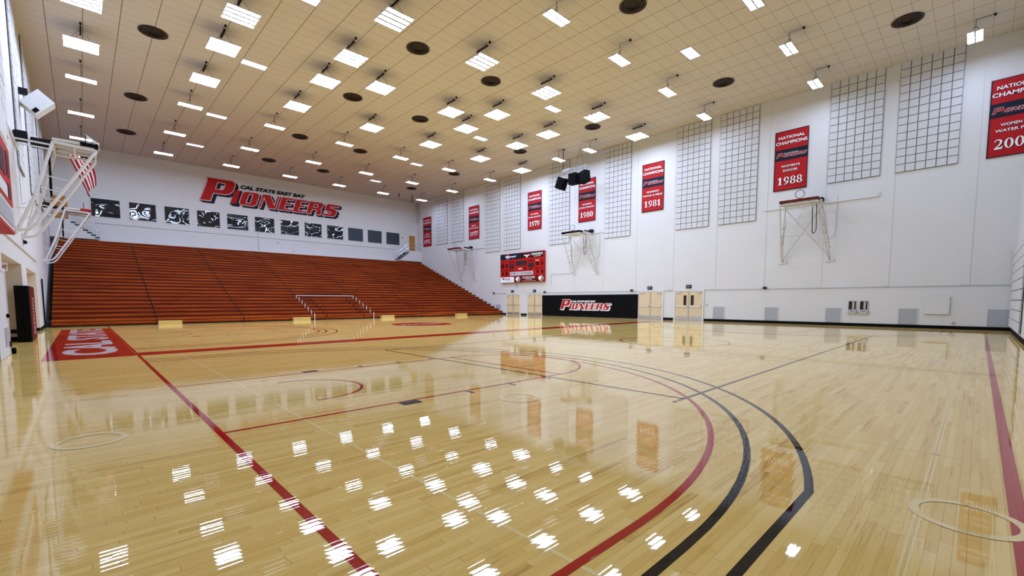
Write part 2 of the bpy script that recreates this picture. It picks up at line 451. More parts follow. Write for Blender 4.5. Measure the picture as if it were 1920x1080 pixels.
paint('cream_floor_ring', M['lcream'], [(arc(cx, cy, 0.27, 0, 360, 30), 0.06, 0.003) for cx, cy in ((4.66, 4.70), (4.20, -0.02), (0.0, 6.32))])
# end zone panel with lettering
bm = bmesh.new(); v = [bm.verts.new(p) for p in ((-0.77, 15.36, 0.0015), (0.99, 15.36, 0.0015), (0.99, 31.6, 0.0015), (-0.77, 31.6, 0.0015))]; bm.faces.new(v)
fin(bm, 'end_zone_panel', M['lred'], fl, recalc=False)
put('end_zone_lettering', text_mesh('CAL STATE', 14.9, 1.18, bold=0.035, extrude=0.0002), M['lwhite'], fl, basis((0, 1, 0), (-1, 0, 0), (0.72, 16.4, 0.0022)))
bm = bmesh.new(); n = 48
bm.faces.new([bm.verts.new((15.2 + 1.83*math.cos(2*math.pi*i/n), 23.9 + 1.83*math.sin(2*math.pi*i/n), 0.0015)) for i in range(n)])
fin(bm, 'centre_emblem', M['lred'], fl, recalc=False)
put('emblem_lettering', text_mesh('PIONEERS', 2.9, 0.8, bold=0.02, shear=0.3, extrude=0.0002), M['lwhite'], fl, basis((1, 0, 0), (0, 1, 0), (13.75, 23.5, 0.0022)))

# ---------------------------------------------------------------- the team wordmark
def wm_polys():
    P = [[(0,0),(0.05,1.6),(0.03,1.95),(-0.10,2.17),(1.95,2.17),(2.22,2.05),(2.36,1.78),(2.34,1.2),(2.16,0.88),(1.85,0.77),(0.85,0.77),(0.85,0)],
         [(0.88,1.17),(0.88,1.83),(1.45,1.83),(1.55,1.72),(1.55,1.28),(1.45,1.17)]]
    I = [[(2.44,0),(2.44,1.35),(2.95,1.35),(2.95,0)]]
    O = [[(3.17,0.2),(3.17,1.15),(3.37,1.35),(4.48,1.35),(4.68,1.15),(4.68,0.2),(4.48,0),(3.37,0)],
         [(3.74,0.24),(3.74,1.13),(4.10,1.13),(4.10,0.24)]]
    Nn = [[(4.93,0),(4.93,1.35),(5.62,1.35),(6.29,0.36),(6.29,1.35),(6.50,1.35),(6.50,0),(5.82,0),(5.13,1.05),(5.13,0)]]
    def E(x, w_): return [[(x,0),(x,1.35),(x+w_,1.35),(x+w_,1.14),(x+0.56,1.14),(x+0.56,0.79),(x+w_-0.12,0.79),(x+w_-0.12,0.59),(x+0.56,0.59),(x+0.56,0.21),(x+w_,0.21),(x+w_,0)]]
    Rr = [[(9.56,0),(9.56,1.35),(10.85,1.35),(11.06,1.18),(11.06,0.82),(10.90,0.62),(11.08,0.5),(11.08,0),(10.56,0),(10.52,0.5),(10.05,0.5),(10.05,0)],
          [(10.08,0.78),(10.08,1.10),(10.50,1.10),(10.50,0.78)]]
    S = [[(11.34,0),(11.34,0.26),(12.1,0.26),(12.1,0.45),(11.55,0.55),(11.36,0.72),(11.36,1.15),(11.55,1.35),(12.79,1.35),(12.79,1.08),(11.92,1.08),(11.92,0.92),(12.5,0.84),(12.71,0.66),(12.71,0.2),(12.5,0)]]
    out = P + I + O + Nn + E(6.73, 1.20) + E(8.16, 1.18) + Rr + S
    return [[(x + 0.34*y, y) for x, y in pl] for pl in out]
WMP = wm_polys()
WM_RED = curve_mesh(WMP, -0.025, 0.01)
WM_OUT = curve_mesh(WMP, 0.045, 0.01)
def wm_shadow():
    parts = []
    for t in (0.08, 0.16, 0.25):
        parts += [[(x + t, y - t*0.72) for x, y in pl] for pl in WMP]
    bm = bmesh.new()
    for t in (0.06, 0.12, 0.18, 0.25):
        me = curve_mesh([[(x + t, y - t*0.72) for x, y in pl] for pl in WMP], 0.04, 0.004)
        tmp = bmesh.new(); tmp.from_mesh(me)
        for vv in tmp.verts: vv.co.z -= t*0.02
        me2 = bpy.data.meshes.new('t'); tmp.to_mesh(me2); tmp.free(); bm.from_mesh(me2)
    me = bpy.data.meshes.new('wm_shadow'); bm.to_mesh(me); bm.free(); return me
WM_SH = wm_shadow()
def wordmark(parent, B, org, sc, cf, co, cs, csub, step, flat=1.0):
    """three stacked layers: shadow, outline, face; B is a wall basis, org the lower left corner"""
    n = Vector(B[0]).cross(Vector(B[1]))
    for nm, me, m, k in (('letter_shadow', WM_SH, cs, 1), ('letter_outline', WM_OUT, co, 2), ('letter_face', WM_RED, cf, 3)):
        o = basis(B[0], B[1], Vector(org) + n * step * k)
        put(nm, me, m, parent, o @ Matrix.Diagonal((sc, sc, sc*flat, 1)))
    u, vv = Vector(B[0]), Vector(B[1])
    put('small_lettering', text_mesh('CAL STATE EAST BAY', 6.2, 0.37, bold=0.055, shear=0.22, extrude=0.004), csub, parent,
        basis(B[0], B[1], Vector(org) + u*3.40*sc + vv*1.55*sc + n*step*3) @ Matrix.Diagonal((sc, sc, sc*flat, 1)))

t = thing('painted_wordmark', 'big red slanted team wordmark with navy shadow on the wall above the windows', 'wall sign', (8.49, YB - 0.001, 10.88))
wordmark(t, BW, (0, -0.02, 0), 1.0, M['red'], M['pink'], M['navy'], M['mark'], 0.018)

# ---------------------------------------------------------------- windows in the bleacher wall
for k in range(12):
    x0 = 0.99 + 2.411 * k; x1 = x0 + 1.80
    wn = struct(bxo('window_%d' % (k + 1), M['blind'] if k >= 9 else M['glass'], None, (x0, x1, YB - 0.015, YB - 0.003, 8.42, 9.88)))
    bm = bmesh.new()
    for b in ((x0-0.04, x0, 8.38, 9.92), (x1, x1+0.04, 8.38, 9.92), (x0, x1, 8.38, 8.42), (x0, x1, 9.88, 9.92)):
        box(bm, b[0], b[1], YB - 0.035, YB, b[2], b[3])
    fin(bm, 'window_frame', M['trimw'], wn)

# conduits and little wall devices
tag(bxo('conduit', M['greyp'], None, (1.1, 28.6, YB - 0.02, YB, 7.85, 7.875)), 'thin grey conduit running under the dark windows', 'conduit')
tag(bxo('conduit', M['greyp'], None, (XR - 0.02, XR, YF, 13.4, 2.185, 2.21), (XR - 0.02, XR, 16.0, 31, 2.185, 2.21), (XR - 0.02, XR, 34.0, 36, 2.185, 2.21), (XR - 0.02, XR, 13.4, 16.0, 2.2, 2.225)),
    'thin conduit running above the doors on the banner wall', 'conduit')
for x, z, lb in ((13.3, 6.75, 'small grey outlet at the foot of the wall drop conduit'), (15.13, 7.5, 'small round sensor just under the window conduit'), (16.68, 6.73, 'small round sensor just above the top bleacher row'), (29.73, 9.38, 'small black box beside the far right wooden door')):
    tag(bxo('sensor_box', M['greyp'] if x < 29 else M['black'], None, (x - 0.05, x + 0.05, YB - 0.05, YB, z - 0.07, z + 0.07), bevel=0.012), lb, 'wall device')
tag(bxo('conduit', M['greyp'], None, (XR - 0.015, XR, 25.4, 27.9, 3.88, 3.90), (XR - 0.015, XR, 27.88, 27.9, 2.95, 3.88)), 'thin conduit stepping down left of the hoop beside the scoreboard', 'conduit')
tag(bxo('drop_conduit', M['greyp'], None, (13.29, 13.31, YB - 0.02, YB, 6.8, 8.3)), 'short vertical conduit dropping below the sixth window', 'conduit')
for y, lb in ((9.62, 'small brown camera box on the conduit right of the windowed doors'), (19.32, 'small camera box on the conduit above the right end of the black wall pad'),
              (28.66, 'small camera box above the left end of the black wall pad'), (35.95, 'dark camera box at the left end of the banner wall conduit')):
    t = thing('surveillance_camera', lb, 'camera', (XR, y, 2.27), 0, 'camera boxes on the conduit')
    bxo('body', M['bronze'], t, (-0.14, 0, -0.1, 0.1, -0.07, 0.07), bevel=0.01)
    bm = bmesh.new(); tube(bm, (-0.17, 0, -0.01), (-0.13, 0, -0.01), 0.04, 12); fin(bm, 'lens', M['black'], t)

# ---------------------------------------------------------------- acoustic block panels
def block_panel(y0, z0, rows, side, label, cols=6, cw=0.4, wallx=None, half=False):
    """panel of raised square blocks with thin dark joints; y0 is its smaller y"""
    W = cols * cw; H = rows * 0.4066
    t = thing('acoustic_panel', label, 'wall panel', (XR - 0.021 if side > 0 else XL + 0.021, y0, z0), 0,
              'block panels on the banner wall' if side > 0 else 'block panels on the left wall')
    s = -1 if side > 0 else 1
    bxo('backing', M['blockgap'], t, (0, s*0.02, 0.0, W, 0.0, H - 0.01))
    bm = bmesh.new()
    rr = random.Random(int(y0 * 10) + side)
    for r in range(rows):
        for c in range(cols):
            a, b = c*cw + 0.018, (c+1)*cw - 0.020
            z_, y_ = r*0.4066 + 0.026, (r+1)*0.4066 - 0.014
            d = 0.055 + rr.uniform(-0.004, 0.004)
            box(bm, s*0.015, s*d, a, b, z_, min(y_, H - 0.012))
    fin(bm, 'blocks', M['block'], t)
    return t
PR = [(1.10, 8.27, 14, 'block panel closest to the 2000s banner, right of its twin'), (4.13, 8.27, 14, 'block panel just right of the 1988 banner'),
      (10.33, 6.62, 18, 'tall block panel just left of the 1988 banner'), (13.37, 6.62, 18, 'tall block panel just right of the 1981 banner'),
      (19.57, 6.62, 18, 'tall block panel between the 1980 and 1981 banners'), (25.75, 6.62, 18, 'tall block panel behind the hanging loudspeaker cluster'),
      (31.95, 6.62, 18, 'tall block panel just left of the 1979 banner'), (34.95, 6.62, 18, 'tall block panel just right of the 1977 banner'),
      (41.14, 8.27, 14, 'block panel just left of the 1977 banner'), (44.22, 8.27, 14, 'block panel just right of the 1972 banner')]
for y0, z0, r, lb in PR: block_panel(y0, z0, r, 1, lb)
block_panel(50.35, 11.5, 6, 1, 'narrow block panel high in the far right corner', cols=2, cw=0.3)
for y0, z0, r, lb in ((19.57, 6.62, 18, 'left wall block panel nearest the camera, above the scoreboard'), (25.75, 6.62, 18, 'left wall block panel behind the near folded hoop'),
                      (31.95, 6.62, 18, 'left wall block panel beyond the near folded hoop'), (34.95, 6.62, 18, 'left wall block panel just before the far folded hoop'),
                      (41.14, 8.27, 14, 'left wall block panel beyond the far folded hoop'), (44.22, 8.27, 14, 'left wall block panel closest to the bleacher wall')):
    block_panel(y0, z0, r, -1, lb)
# the near wall carries the same blocks low down
t = thing('acoustic_panel', 'low block panel around the corner at the right edge', 'wall panel', (24.2, YF + 0.021, 0.25))
bxo('backing', M['blockgap'], t, (0, 7.6, 0, 0.02, 0, 3.66))
bm = bmesh.new()
for r in range(9):
    for c in range(19): box(bm, c*0.4+0.012, c*0.4+0.385, 0.015, 0.06, r*0.4066+0.02, r*0.4066+0.39)
fin(bm, 'blocks', M['block'], t)

# ---------------------------------------------------------------- championship banners
def ell(cx, cy, rx, ry, n=28, a0=0, a1=360):
    return [(cx + rx*math.cos(math.radians(a0 + (a1-a0)*i/n)), cy + ry*math.sin(math.radians(a0 + (a1-a0)*i/n))) for i in range(n + (0 if a1-a0 == 360 else 1))]
DIG = {
 '0': [ell(.36,.5,.34,.50), ell(.36,.5,.15,.44)],
 '1': [[(.10,0),(.10,.06),(.24,.08),(.24,.80),(.08,.74),(.06,.80),(.38,1.0),(.46,1.0),(.46,.08),(.60,.06),(.60,0)]],
 '8': [ell(.36,.26,.34,.26), ell(.36,.26,.16,.20), ell(.36,.74,.29,.26), ell(.36,.74,.13,.20)],
 '9': [ell(.35,.68,.33,.32), ell(.35,.68,.14,.26)],
 '7': [[(.16,0),(.48,.78),(.12,.78),(.07,.66),(.02,.66),(.06,1.0),(.68,1.0),(.68,.92),(.36,0)]],
 '2': [[(.04,0),(.04,.08),(.30,.36),(.46,.60),(.46,.78),(.38,.90),(.26,.92),(.14,.84),(.10,.72),(.04,.74),(.08,.90),(.22,1.0),(.42,1.0),(.60,.88),(.64,.70),(.56,.50),(.36,.28),(.24,.18),(.56,.18),(.62,.30),(.68,.30),(.64,0)]]}
NINE_TAIL = [(.68,.70),(.66,.42),(.52,.16),(.30,.02),(.08,-.02),(.07,.04),(.26,.12),(.40,.28),(.46,.46),(.46,.55)]
_YC = {}
def year_mesh(s, W, H):
    if s in _YC: return _YC[s]
    bm = bmesh.new()
    def add(pls):
        me = curve_mesh(pls, 0.0, 0.004); bm.from_mesh(me)
    for i, ch in enumerate(s):
        dx = i * 0.78
        if ch == '8':
            add([[(x + dx, y) for x, y in p] for p in DIG['8'][:2]]); add([[(x + dx, y) for x, y in p] for p in DIG['8'][2:]])
        else:
            add([[(x + dx, y) for x, y in p] for p in DIG[ch]])
            if ch == '9': add([[(x + dx, y) for x, y in NINE_TAIL]])
    me = bpy.data.meshes.new('year'); bm.to_mesh(me); bm.free()
    xs = [v.co.x for v in me.vertices]; k = W / (max(xs) - min(xs)); x0 = min(xs)
    for v in me.vertices: v.co.x = (v.co.x - x0) * k; v.co.y *= H; v.co.z *= 0.5
    _YC[s] = me; return me

def banner(yl, l1, l2, year, label):
    W, H = 1.80, 3.61
    t = thing('championship_banner', label, 'banner', (XR - 0.03, yl, 8.27), 0, 'championship banners on the wall')
    # cloth with shallow folds
    bm = bmesh.new(); nx, nz = 20, 30; g = []
    ph = random.random() * 6
    for i in range(nx + 1):
        for j in range(nz + 1):
            u, v_ = i/nx*W, j/nz*H
            d = 0.010 * math.sin(u*5.2 + v_*1.3 + ph) * math.sin(v_*0.9 + ph) 
            g.append(bm.verts.new((-0.012 - d, -u, v_)))
    for i in range(nx):
        for j in range(nz):
            f = bm.faces.new((g[i*(nz+1)+j], g[(i+1)*(nz+1)+j], g[(i+1)*(nz+1)+j+1], g[i*(nz+1)+j+1]))
    cl = fin(bm, 'cloth', M['bred'], t, smooth=True)
    md = cl.modifiers.new('thick', 'SOLIDIFY'); md.thickness = 0.006; md.offset = 1
    bxo('border', M['navy'], t, (-0.026, -0.02, 0.0, -0.045, 0, H), (-0.026, -0.02, -W + 0.03, -W, 0, H), (-0.026, -0.02, -0.045, -W + 0.03, 0, 0.04), (-0.026, -0.02, -0.045, -W + 0.03, H - 0.03, H))
    bxo('name_band', M['navy'], t, (-0.028, -0.019, -0.02, -W + 0.02, 1.84, 2.49))
    wordmark(t, RW, (-0.030, -0.09, 2.03), 0.126, M['bred'], M['silver'], M['mark'], M['silver'], 0.004, 0.4)
    def tx(nm, s, u, z, w_, h, b=0.02):
        put(nm + '_shadow', text_mesh(s, w_, h, bold=b, extrude=0.002), M['navy'], t, basis(RW[0], RW[1], (-0.026, -(u + 0.018), z - 0.018)))
        put(nm, text_mesh(s, w_, h, bold=b, extrude=0.002), M['white'], t, basis(RW[0], RW[1], (-0.032, -u, z)))
    tx('headline', 'NATIONAL', 0.20, 3.12, 1.40, 0.17); tx('headline', 'CHAMPIONS', 0.06, 2.79, 1.68, 0.19)
    w1 = min(1.6, len(l1) * 0.145); w2 = min(1.62, len(l2) * 0.132)
    tx('sport_name', l1, 0.9 - w1/2, 1.41, w1, 0.13, 0.015); tx('sport_name', l2, 0.9 - w2/2, 1.14, w2, 0.13, 0.015)
    put('year_shadow', year_mesh(year, 1.32, 0.46), M['navy'], t, basis(RW[0], RW[1], (-0.026, -0.262, 0.338)))
    put('year', year_mesh(year, 1.32, 0.46), M['white'], t, basis(RW[0], RW[1], (-0.032, -0.24, 0.36)))
    return t
for yl, a, b, yr, lb in ((49.45, "WOMEN'S", 'VOLLEYBALL', '1972', 'small red champions banner reading 1972, nearest the far corner'),
                         (40.15, "MEN'S", 'CROSS COUNTRY', '1977', 'red national champions banner reading 1977'),
                         (30.93, "WOMEN'S", 'CROSS COUNTRY', '1979', 'red national champions banner reading 1979, above the scoreboard'),
                         (24.75, "WOMEN'S", 'CROSS COUNTRY', '1980', 'red banner reading 1980, partly behind the hanging loudspeakers'),
                         (18.58, "WOMEN'S", 'TRACK & FIELD', '1981', 'red national champions banner reading 1981'),
                         (9.37, "WOMEN'S", 'SOCCER', '1988', 'red national champions banner reading 1988, above the nearest hoop'),
                         (0.14, "WOMEN'S", 'WATER POLO', '2002' if False else '200', 'red banner cut by the right edge, its year starting with 200')):
    if yr == '200': break
    banner(yl, a, b, yr, lb)
# the last banner runs into the near corner; only its left part shows
def corner_banner():
    W, H = 1.22, 3.61
    t = thing('championship_banner', 'red banner cut by the right edge of the photo, year starting 200', 'banner', (XR - 0.03, 0.14, 8.27), 0, 'championship banners on the wall')
    bxo('cloth', M['bred'], t, (-0.018, -0.010, 0.0, -W, 0, H))
    bxo('border', M['navy'], t, (-0.026, -0.018, 0.0, -0.045, 0, H), (-0.026, -0.018, -0.045, -W, 0, 0.04), (-0.026, -0.018, -0.045, -W, H - 0.03, H))
    bxo('name_band', M['navy'], t, (-0.028, -0.017, -0.02, -W, 1.84, 2.49))
    pl = [p for p in WMP if max(q[0] for q in p) < 8.8]
    n = 0
    for nm, me, m, k in (('letter_outline', curve_mesh(pl, 0.045, 0.01), M['silver'], 1), ('letter_face', curve_mesh(pl, -0.03, 0.01), M['bred'], 2)):
        put(nm, me, m, t, basis(RW[0], RW[1], (-0.028 - 0.004*k, -0.09, 2.03)) @ Matrix.Diagonal((0.126, 0.126, 0.05, 1)))
    for nm, s, u, z, w_, h, b in (('headline', 'NATION', 0.20, 3.12, 0.98, 0.17, 0.02), ('headline', 'CHAMPI', 0.06, 2.79, 1.08, 0.19, 0.02), ('sport_name', 'WOMEN', 0.40, 1.41, 0.68, 0.13, 0.015),
                                  ('sport_name', 'WATER P', 0.24, 1.14, 0.92, 0.13, 0.015)):
        put(nm + '_shadow', text_mesh(s, w_, h, bold=b, extrude=0.002), M['navy'], t, basis(RW[0], RW[1], (-0.026, -(u + 0.018), z - 0.018)))
        put(nm, text_mesh(s, w_, h, bold=b, extrude=0.002), M['white'], t, basis(RW[0], RW[1], (-0.032, -u, z)))
corner_banner()
CB = [o for o in COL.objects if o.get('label', '').startswith('red banner cut')][0]
put('year_shadow', year_mesh('200', 0.96, 0.46), M['navy'], CB, basis(RW[0], RW[1], (-0.026, -0.262, 0.338)))
put('year', year_mesh('200', 0.96, 0.46), M['white'], CB, basis(RW[0], RW[1], (-0.032, -0.24, 0.36)))

# ---------------------------------------------------------------- scoreboard on the banner wall
sb = thing('scoreboard', 'red electronic scoreboard with sponsor panels on the banner wall', 'scoreboard', (31.6, 34.63, 3.28))
bxo('cabinet', M['red'], sb, (0, 0.28, 0, -6.05, 0, 2.9), bevel=0.015)
def sr(name, m, u0, z0, u1, z1, d=0.012): return bxo(name, m, sb, (-d, 0.01, -u0, -u1, z0 - 3.28, z1 - 3.28))
def st(name, s, m, u0, z0, u1, z1, b=0.02, sh=0, d=0.016):
    return put(name, text_mesh(s, u1 - u0, z1 - z0, bold=b, shear=sh, extrude=0.004), m, sb, basis(RW[0], RW[1], (-d, -u0, z0 - 3.28)))
def sdisc(name, m, u, z, ru, rz, d, a0=0, a1=360):
    bm = bmesh.new(); n = 24
    ps = [(-ru*math.cos(math.radians(a0+(a1-a0)*i/n)), rz*math.sin(math.radians(a0+(a1-a0)*i/n))) for i in range(n + (0 if a1-a0 == 360 else 1))]
    prism(bm, [( -u + p[0], z - 3.28 + p[1]) for p in ps], 0, -d, 0.0); return fin(bm, name, m, sb)
sr('sponsor_panel', M['navy'], 0.02, 5.60, 3.13, 6.16)
sdisc('round_emblem', M['white'], 1.07, 5.89, 0.28, 0.27, 0.016); sdisc('round_emblem', M['red'], 1.05, 5.92, 0.25, 0.24, 0.020, 10, 170); sdisc('round_emblem', M['blue'], 1.05, 5.86, 0.25, 0.22, 0.020, 195, 345)
st('sponsor_lettering', 'pepsi', M['white'], 1.40, 5.74, 2.31, 5.98)
sr('sponsor_panel', M['mark'], 3.13, 5.62, 6.0, 6.14)
sdisc('oval_emblem', M['red'], 3.85, 5.85, 0.52, 0.24, 0.016); sdisc('oval_emblem', M['mark'], 3.85, 5.85, 0.46, 0.20, 0.019)
bm = bmesh.new()
for pl in ([(3.40,5.97),(3.55,5.92),(3.85,5.90),(4.15,5.92),(4.30,5.97),(4.18,5.84),(3.98,5.80),(3.92,5.66),(3.78,5.66),(3.72,5.80),(3.52,5.84)],):
    prism(bm, [(-u, z - 3.28) for u, z in pl], 0, -0.023, 0)
fin(bm, 'bull_head_emblem', M['white'], sb)
st('sponsor_lettering', "KINDER'S", M['white'], 4.50, 5.82, 5.92, 6.04); sr('caption_line', M['yellow'], 4.75, 5.69, 5.70, 5.74, 0.016)
for k, (a, b, c, d_) in enumerate([(1.34,4.66,2.05,5.10),(4.04,4.66,4.79,5.12),(2.31,4.92,3.80,5.38),(0.06,4.79,0.57,5.17),(0.81,4.82,1.11,5.18),(0.27,4.04,0.50,4.35),(0.81,4.02,1.14,4.37),
                                   (5.02,4.83,5.48,5.15),(5.74,4.83,5.97,5.15),(5.14,4.08,5.37,4.39),(5.72,4.08,6.0,4.37),(3.50,4.46,3.71,4.77)]):
    dp = sr('digit_display', M['dim'], a, b, c, d_)
    nd = 4 if c - a > 1.2 else (2 if c - a > 0.4 else 1)
    w_ = (c - a - 0.06) / nd
    bm = bmesh.new()
    for q in range(nd):
        u0 = a + 0.05 + q*w_; u1 = u0 + w_ - 0.05; zm = (b + d_)/2
        tt = 0.02 if k > 2 else 0.035
        for (ua, ub, za, zb) in ((u0,u1,b+0.04,b+0.04+tt),(u0,u1,zm-tt/2,zm+tt/2),(u0,u1,d_-0.04-tt,d_-0.04),(u0,u0+tt,b+0.04,d_-0.04),(u1-tt,u1,b+0.04,d_-0.04)):
            box(bm, -0.018, -0.012, -ua, -ub, za - 3.28, zb - 3.28)
    fin(bm, 'digit_segments', M['seg'] if k < 3 else M['dred'], sb).parent = dp
for s, m, a, b, c, d_ in (('PLAYER', M['mark'], 0.1,5.27,0.61,5.36), ('VISITORS', M['mark'], 1.24,5.25,2.08,5.37), ('PIONEERS', M['mark'], 3.98,5.27,4.81,5.38), ('PLAYER', M['white'], 4.99,5.26,5.48,5.36),
                         ('FOUL', M['mark'], 5.68,5.27,5.98,5.37), ('FOULS  BONUS', M['mark'], 0.10,4.50,1.17,4.60), ('FOULS', M['mark'], 4.96,4.49,5.51,4.61), ('PERIOD', M['white'], 2.69,4.54,3.19,4.68),
                         ('BONUS', M['mark'], 1.44,4.44,1.92,4.54), ('BONUS', M['mark'], 4.15,4.46,4.65,4.56), ('TOL', M['mark'], 5.68,4.49,5.98,4.60)):
    st('caption', s, m, a, b, c, d_)
sr('motto_strip', M['silver'], 1.45, 3.97, 4.66, 4.33); st('motto_lettering', 'HOME OF THE PIONEERS', M['mark'], 1.53, 4.03, 4.58, 4.27, 0.0, 0.1)
sr('sponsor_panel', M['dred'], 2.08, 3.29, 6.02, 3.90)
sr('sponsor_panel', M['white'], 0.04, 3.29, 2.04, 3.84); st('sponsor_lettering', 'bank', M['blue'], 0.72, 3.55, 1.50, 3.76, 0.01)
sr('shield_emblem', M['blue'], 0.34, 3.60, 0.62, 3.66, 0.016); sr('shield_emblem', M['red'], 0.34, 3.66, 0.62, 3.76, 0.016); sr('caption_line', M['lblue'], 0.72, 3.40, 1.66, 3.46, 0.016)
for u in (2.56, 5.66):
    sdisc('tree_ring_emblem', M['white'], u + 0.06, 3.59, 0.29, 0.26, 0.016); sdisc('tree_ring_emblem', M['dred'], u + 0.04, 3.59, 0.25, 0.22, 0.019)
    sdisc('tree_emblem', M['white'], u - 0.06, 3.62, 0.22, 0.17, 0.024); sr('tree_trunk_emblem', M['white'], u - 0.10, 3.36, u - 0.02, 3.48, 0.022)
st('sponsor_lettering', 'DOUBLETREE', M['white'], 3.25, 3.63, 4.94, 3.82, 0.0); st('sponsor_lettering', 'BY HILTON', M['white'], 3.68, 3.49, 4.53, 3.58, 0.0); sr('caption_line', M['pink'], 3.22, 3.37, 5.03, 3.40, 0.016)

# ---------------------------------------------------------------- scoreboard on the left wall, cut by the photo's left edge
s2 = thing('scoreboard', 'red scoreboard high on the left wall, cut by the left edge', 'scoreboard', (XL + 0.021, 17.95, 2.98))
bxo('cabinet', M['trimw'], s2, (0, 0.27, 0, -6.0, 0.3, 3.3), bevel=0.02)
bxo('bottom_panel', M['red'], s2, (0.0, 0.28, 0.0, -6.0, 0.22, 0.30))
bxo('face_panel', M['red'], s2, (0.27, 0.285, -0.02, -5.98, 0.92, 2.4))
bxo('sponsor_panel', M['greyp'], s2, (0.27, 0.285, -0.15, -5.9, 0.40, 0.82))
bxo('sponsor_panel', M['silver'], s2, (0.27, 0.285, -0.10, -5.9, 2.52, 3.2))
bxo('digit_display', M['dim'], s2, (0.285, 0.295, -0.5, -1.0, 1.6, 2.2), (0.285, 0.295, -1.4, -2.4, 1.5, 2.1), (0.285, 0.295, -0.5, -1.0, 1.05, 1.4))
bxo('motto_strip', M['silver'], s2, (0.285, 0.295, -1.2, -4.4, 1.0, 1.3))

# ---------------------------------------------------------------- doors
def double_door(n, y0, y1, wins, ztop=2.14):
    """pair of birch doors in the banner wall; y0 < y1"""
    d = struct(bxo('door_%d' % n, M['trimw'], None, (XR - 0.06, XR, y0 - 0.10, y0, 0, ztop + 0.09), (XR - 0.06, XR, y1, y1 + 0.10, 0, ztop + 0.09), (XR - 0.06, XR, y0, y1, ztop, ztop + 0.09)))
    ym = (y0 + y1) / 2
    for a, b, s in ((y0 + 0.01, ym - 0.04, 1), (ym + 0.04, y1 - 0.01, -1)):
        lf = bxo('door_leaf', M['doorw'], d, (XR - 0.035, XR, a, b, 0.01, ztop - 0.01))
        bxo('kick_plate', M['steel'], lf, (XR - 0.041, XR - 0.035, a + 0.03, b - 0.03, 0.03, 0.30))
        bm = bmesh.new(); tube(bm, (XR - 0.11, a + 0.05, 1.03), (XR - 0.11, b - 0.05, 1.03), 0.022, 8)
        box(bm, XR - 0.10, XR - 0.03, a + 0.05, a + 0.12, 1.0, 1.06); box(bm, XR - 0.10, XR - 0.03, b - 0.12, b - 0.05, 1.0, 1.06)
        fin(bm, 'panic_bar', M['steel'], lf)
        ye = a + 0.1 if s > 0 else b - 0.42
        bxo('door_closer', M['housing'], lf, (XR - 0.10, XR - 0.035, ye, ye + 0.32, ztop - 0.13, ztop - 0.05))
        if wins:
            yc = ym - 0.27 if s > 0 else ym + 0.27
            bxo('vision_panel', M['bronze'], lf, (XR - 0.042, XR - 0.034, yc - 0.11, yc + 0.11, 1.12, 1.84))
    bxo('centre_post', M['steel'], d, (XR - 0.06, XR - 0.01, ym - 0.035, ym + 0.035, 0.01, ztop))
double_door(1, 32.04, 33.92, False, 2.09)
double_door(2, 29.04, 30.92, False, 2.09)
double_door(3, 16.69, 18.68, False)
double_door(4, 13.62, 15.66, True)
for y, z, lb in ((33.12, 2.40, 'dark exit sign above the leftmost birch doors'), (30.02, 2.40, 'dark exit sign above the doors left of the black wall pad'),
                 (17.75, 2.43, 'dark exit sign above the doors right of the black wall pad'), (14.66, 2.47, 'dark exit sign above the doors with window slots')):
    t = thing('exit_sign', lb, 'sign', (XR, y, z), 0, 'exit signs above the banner wall doors')
    bxo('sign_box', M['navy'], t, (-0.07, 0, -0.19, 0.19, -0.12, 0.12), bevel=0.01)
    put('sign_lettering', text_mesh('EXIT', 0.24, 0.10, bold=0.02, extrude=0.002), M['greyp'], t, basis(RW[0], RW[1], (-0.073, 0.12, -0.05)))
def rear_door(n, x0, x1, z0, z1, yy):
    d = struct(bxo('door_%d' % n, M['trimw'], None, (x0 - 0.06, x0, yy - 0.05, yy, z0, z1 + 0.06), (x1, x1 + 0.06, yy - 0.05, yy, z0, z1 + 0.06), (x0, x1, yy - 0.05, yy, z1, z1 + 0.06)))
    bxo('door_leaf', M['doorr'], d, (x0, x1, yy - 0.04, yy, z0, z1))
    bxo('door_handle', M['steel'], d, (x0 + 0.08, x0 + 0.18, yy - 0.08, yy - 0.04, z0 + 1.0, z0 + 1.05))
rear_door(5, 30.68, 31.55, 7.85, 9.74, YB)
rear_door(6, -1.32, -0.38, 7.95, 9.75, YB)
# corner landings with stairs
def landing(name, label, xa, xb, ztop, xs, zs, xe, ze, y0, y1, xdrop):
    """solid white landing from xa..xb, steps descend from (xs,zs) to (xe,ze)"""
    t = thing(name, label, 'staircase', (0, 0, 0))
    bxo('landing_block', M['wall'], t, (xa, xb, y0, y1, 6.42, ztop))
    n = 7; sg = 1 if xe > xs else -1
    dx = (xe - xs) / n; dz = (zs - ze) / n
    for k in range(n):
        z = zs - dz * (k + 1)
        if z <= 6.45: continue
        bxo('stair_body', M['wall'], t, (xs + dx*k, xs + dx*(k+1), y0, y1, 6.42, z - 0.05))
        bxo('stair_tread', M['navy'], t, (xs + dx*k - sg*0.02, xs + dx*(k+1) + sg*0.03, y0 - 0.02, y1, z - 0.09, z))
    bm = bmesh.new(); yr = y0 + 0.04
    for h in (0.45, 0.9):
        path(bm, [(xe, yr, ze + h), (xs, yr, zs + h)], 0.028, 6)
        path(bm, [(xs, yr, ztop + h), (xdrop, yr, ztop + h)], 0.028, 6)
    for k in range(n + 1):
        f = k / n
        if k in (0, 2, 4, 7): tube(bm, (xs + (xe-xs)*f, yr, zs + (ze-zs)*f), (xs + (xe-xs)*f, yr, zs + (ze-zs)*f + 0.9), 0.018, 6)
    tube(bm, (xdrop, yr, ztop), (xdrop, yr, ztop + 0.9), 0.018, 6)
    fin(bm, 'handrail', M['steel'], t)
